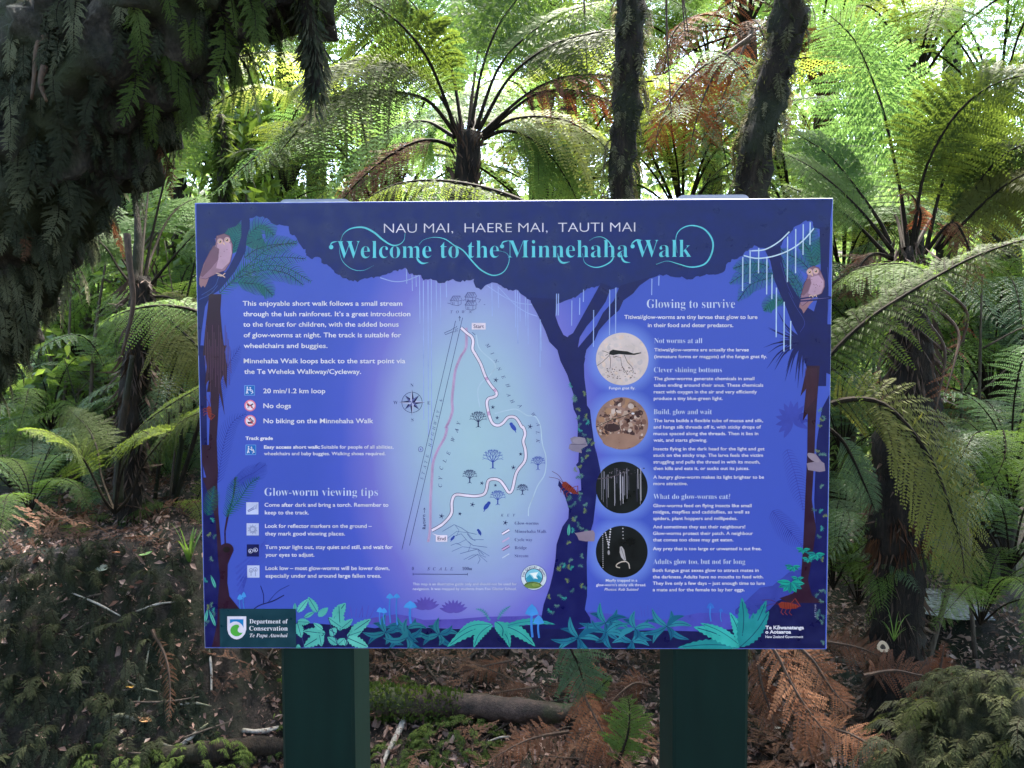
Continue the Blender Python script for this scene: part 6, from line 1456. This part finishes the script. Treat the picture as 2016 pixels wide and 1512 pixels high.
broad_tree(230, 520, 4.4, .4, 420, .07, 'airy light leaved shrub around the slender crown', 13); broad_tree(340, 480, 5.0, .45, 500, .08, 'light leaved shrub at the upper left edge of the board', 14); broad_tree(140, 480, 5.2, .4, 420, .08, 'light leaved shrub just past the leaning trunk', 15)
for k, (x, y, d, lab) in enumerate(((190, 600, 4.6, 'small leaved shrub nearest the leaning trunk at eye level'), (110, 690, 4.8, 'small leaved shrub low beside the leaning trunk'), (330, 640, 4.9, 'small leaved shrub at the left edge of the board'), (220, 760, 5.0, 'small leaved shrub behind the slender trunk'), (160, 860, 4.6, 'small leaved shrub behind the arching ground fern'), (350, 800, 4.8, 'small leaved shrub low at the left edge of the board'), (1660, 840, 5.0, 'small leaved shrub behind the right edge of the board'), (1920, 760, 5.2, 'small leaved shrub between the right trunk and the right edge'))):
    broad_tree(x, y, d, .38, 620, .05, lab, 60 + k, M_LEAF if k % 2 else M_WOOD_FAR, 'small leaved shrubs in the thicket')
broad_tree(1420, 300, 7.0, .6, 700, .10, 'leafy tree between the mossy trunks', 10); broad_tree(1120, 90, 8.0, .8, 900, .10, 'pale leafy tree behind the middle tree fern', 11); broad_tree(1990, 640, 6.0, .5, 500, .09, 'leafy sapling at the far right edge', 12)
TH = 'thin saplings left of the board'
for k, (x0, y0, x1, y1, d, lab) in enumerate(((100, 960, 140, 560, 4.0, 'thin bare sapling nearest the leaning trunk'), (175, 900, 215, 470, 3.9, 'leaning bare sapling left of the slender tree fern'), (150, 800, 196, 520, 4.6, 'dark forked sapling in the left thicket'), (232, 990, 262, 700, 3.1, 'mossy brown stem beside the slender trunk'),
                                              (330, 900, 350, 560, 4.4, 'thin stem between the slender tree fern and the board'), (60, 900, 85, 640, 4.4, 'thin stem under the leaning trunk'), (262, 560, 265, 380, 3.25, 'mossy stem rising through the crown of the slender tree fern'))):
    g = random.Random(k); stick([(x0, y0), ((x0 + x1) / 2 + g.uniform(-14, 14), (y0 + y1) / 2), (x1, y1)], [d, d + .05, d + .1], [.02, .016, .01] if k in (3, 6) else [.011, .009, .004], M_BARK if k in (3, 6) else M_TWIG, lab, 'sapling', 'sapling', TH)

g = random.Random(77)
for k in range(26):
    left = k < 17; x0 = g.uniform(40, 385) if left else g.uniform(1640, 1990); d = g.uniform(3.5, 5.6); y0 = g.uniform(880, 1000) if left else g.uniform(880, 1020); y1 = g.uniform(430, 720); x1 = x0 + g.uniform(-90, 110)
    b_ = P(x0, y0, d); b_[2] = height(b_[0], b_[1]); t_ = P(x1, y1, d + g.uniform(-.3, .3)); m_ = (b_ + t_) / 2 + np.array([g.uniform(-.1, .1), 0, 0]); w_ = g.uniform(.004, .011)
    s_ = tag(empty('sapling', b_), 'thin bare stem in the thicket ' + ('left of the board' if left else 'right of the board'), 'sapling', 'bare stems ' + ('left' if left else 'right') + ' of the board')
    trunk_part(s_, [b_, m_, t_], [w_ * 1.3, w_, w_ * .4], M_BARK if k % 3 == 0 else M_TWIG, 'stem', seg=7, n=18, amp=.2)
    for j in range(3):
        f_ = g.uniform(.35, .9); p_ = b_ + (t_ - b_) * f_ + (m_ - (b_ + t_) / 2) * (4 * f_ * (1 - f_)); a_2 = g.uniform(-1, 1); q_ = p_ + np.array([g.choice((-1, 1)) * g.uniform(.1, .35), g.uniform(-.2, .2), g.uniform(.05, .3)])
        trunk_part(s_, [p_, (p_ + q_) / 2 + np.array([0, 0, .03]), q_], [w_ * .5, w_ * .3, w_ * .12], M_TWIG, 'twig', seg=5, n=8)

g = np.random.default_rng(5); cs = []
while len(cs) < 570:
    y = g.uniform(8.2, 15.5); x = g.uniform(-1, 1) * (y * .82 + 1); z = g.uniform(0, 1) * 8.8
    if z > 3.8 and noise.noise(Vector((x * .5, y * .15, z * .55))) < -.02 + (z - 3.8) * .09: continue
    if z > 2.6 and g.random() < .42: continue
    cs.append((x, y, z + height(x, y) * .7))
mb = MB(); V, F = cloud(cs, 118000, (.65, .5, .6), .13, 7); mb.add(V, F)
cs2 = [(x, y, height(x, y) + g.uniform(.1, 1.3)) for x, y in zip(g.uniform(-6, 6, 150), g.uniform(6.2, 9, 150))]
V, F = cloud(cs2, 26000, (.3, .3, .3), .08, 8); mb.add(V, F)
cs3 = [(s * g.uniform(4.2, 9.5), y, z) for s, y, z in zip(np.where(g.random(300) < .5, -1, 1), g.uniform(.5, 9, 300), g.uniform(.2, 5.5, 300)) ]
cs3 = [q for q in cs3 if abs(q[0]) > .72 * q[1] + 1.2 or q[1] > 6]; V, F = cloud(cs3, 26000, (.5, .5, .5), .13, 12); mb.add(V, F)
tag(mb.build('distant_forest', [M_WOOD_FAR]), kind='stuff')
g = np.random.default_rng(6); cc = np.stack([g.uniform(-9, 9, 420), g.uniform(-2.5, 2.2, 420), g.uniform(5.6, 7.6, 420)], 1)
mb = MB(); V, F = cloud(cc, 9000, (.5, .5, .3), .34, 9); mb.add(V, F)  # unseen leaves overhead, added to hold back skylight from the near scene
cc = np.stack([g.uniform(-11, 11, 300), g.uniform(-8, -4, 300), g.uniform(.3, 8, 300)], 1); V, F = cloud(cc, 7000, (.6, .6, .6), .34, 10); mb.add(V, F); tag(mb.build('unseen_canopy', [M_UNSEEN_CANOPY]), kind='stuff')  # unseen leaf mass behind the camera, added to dim the light on the board
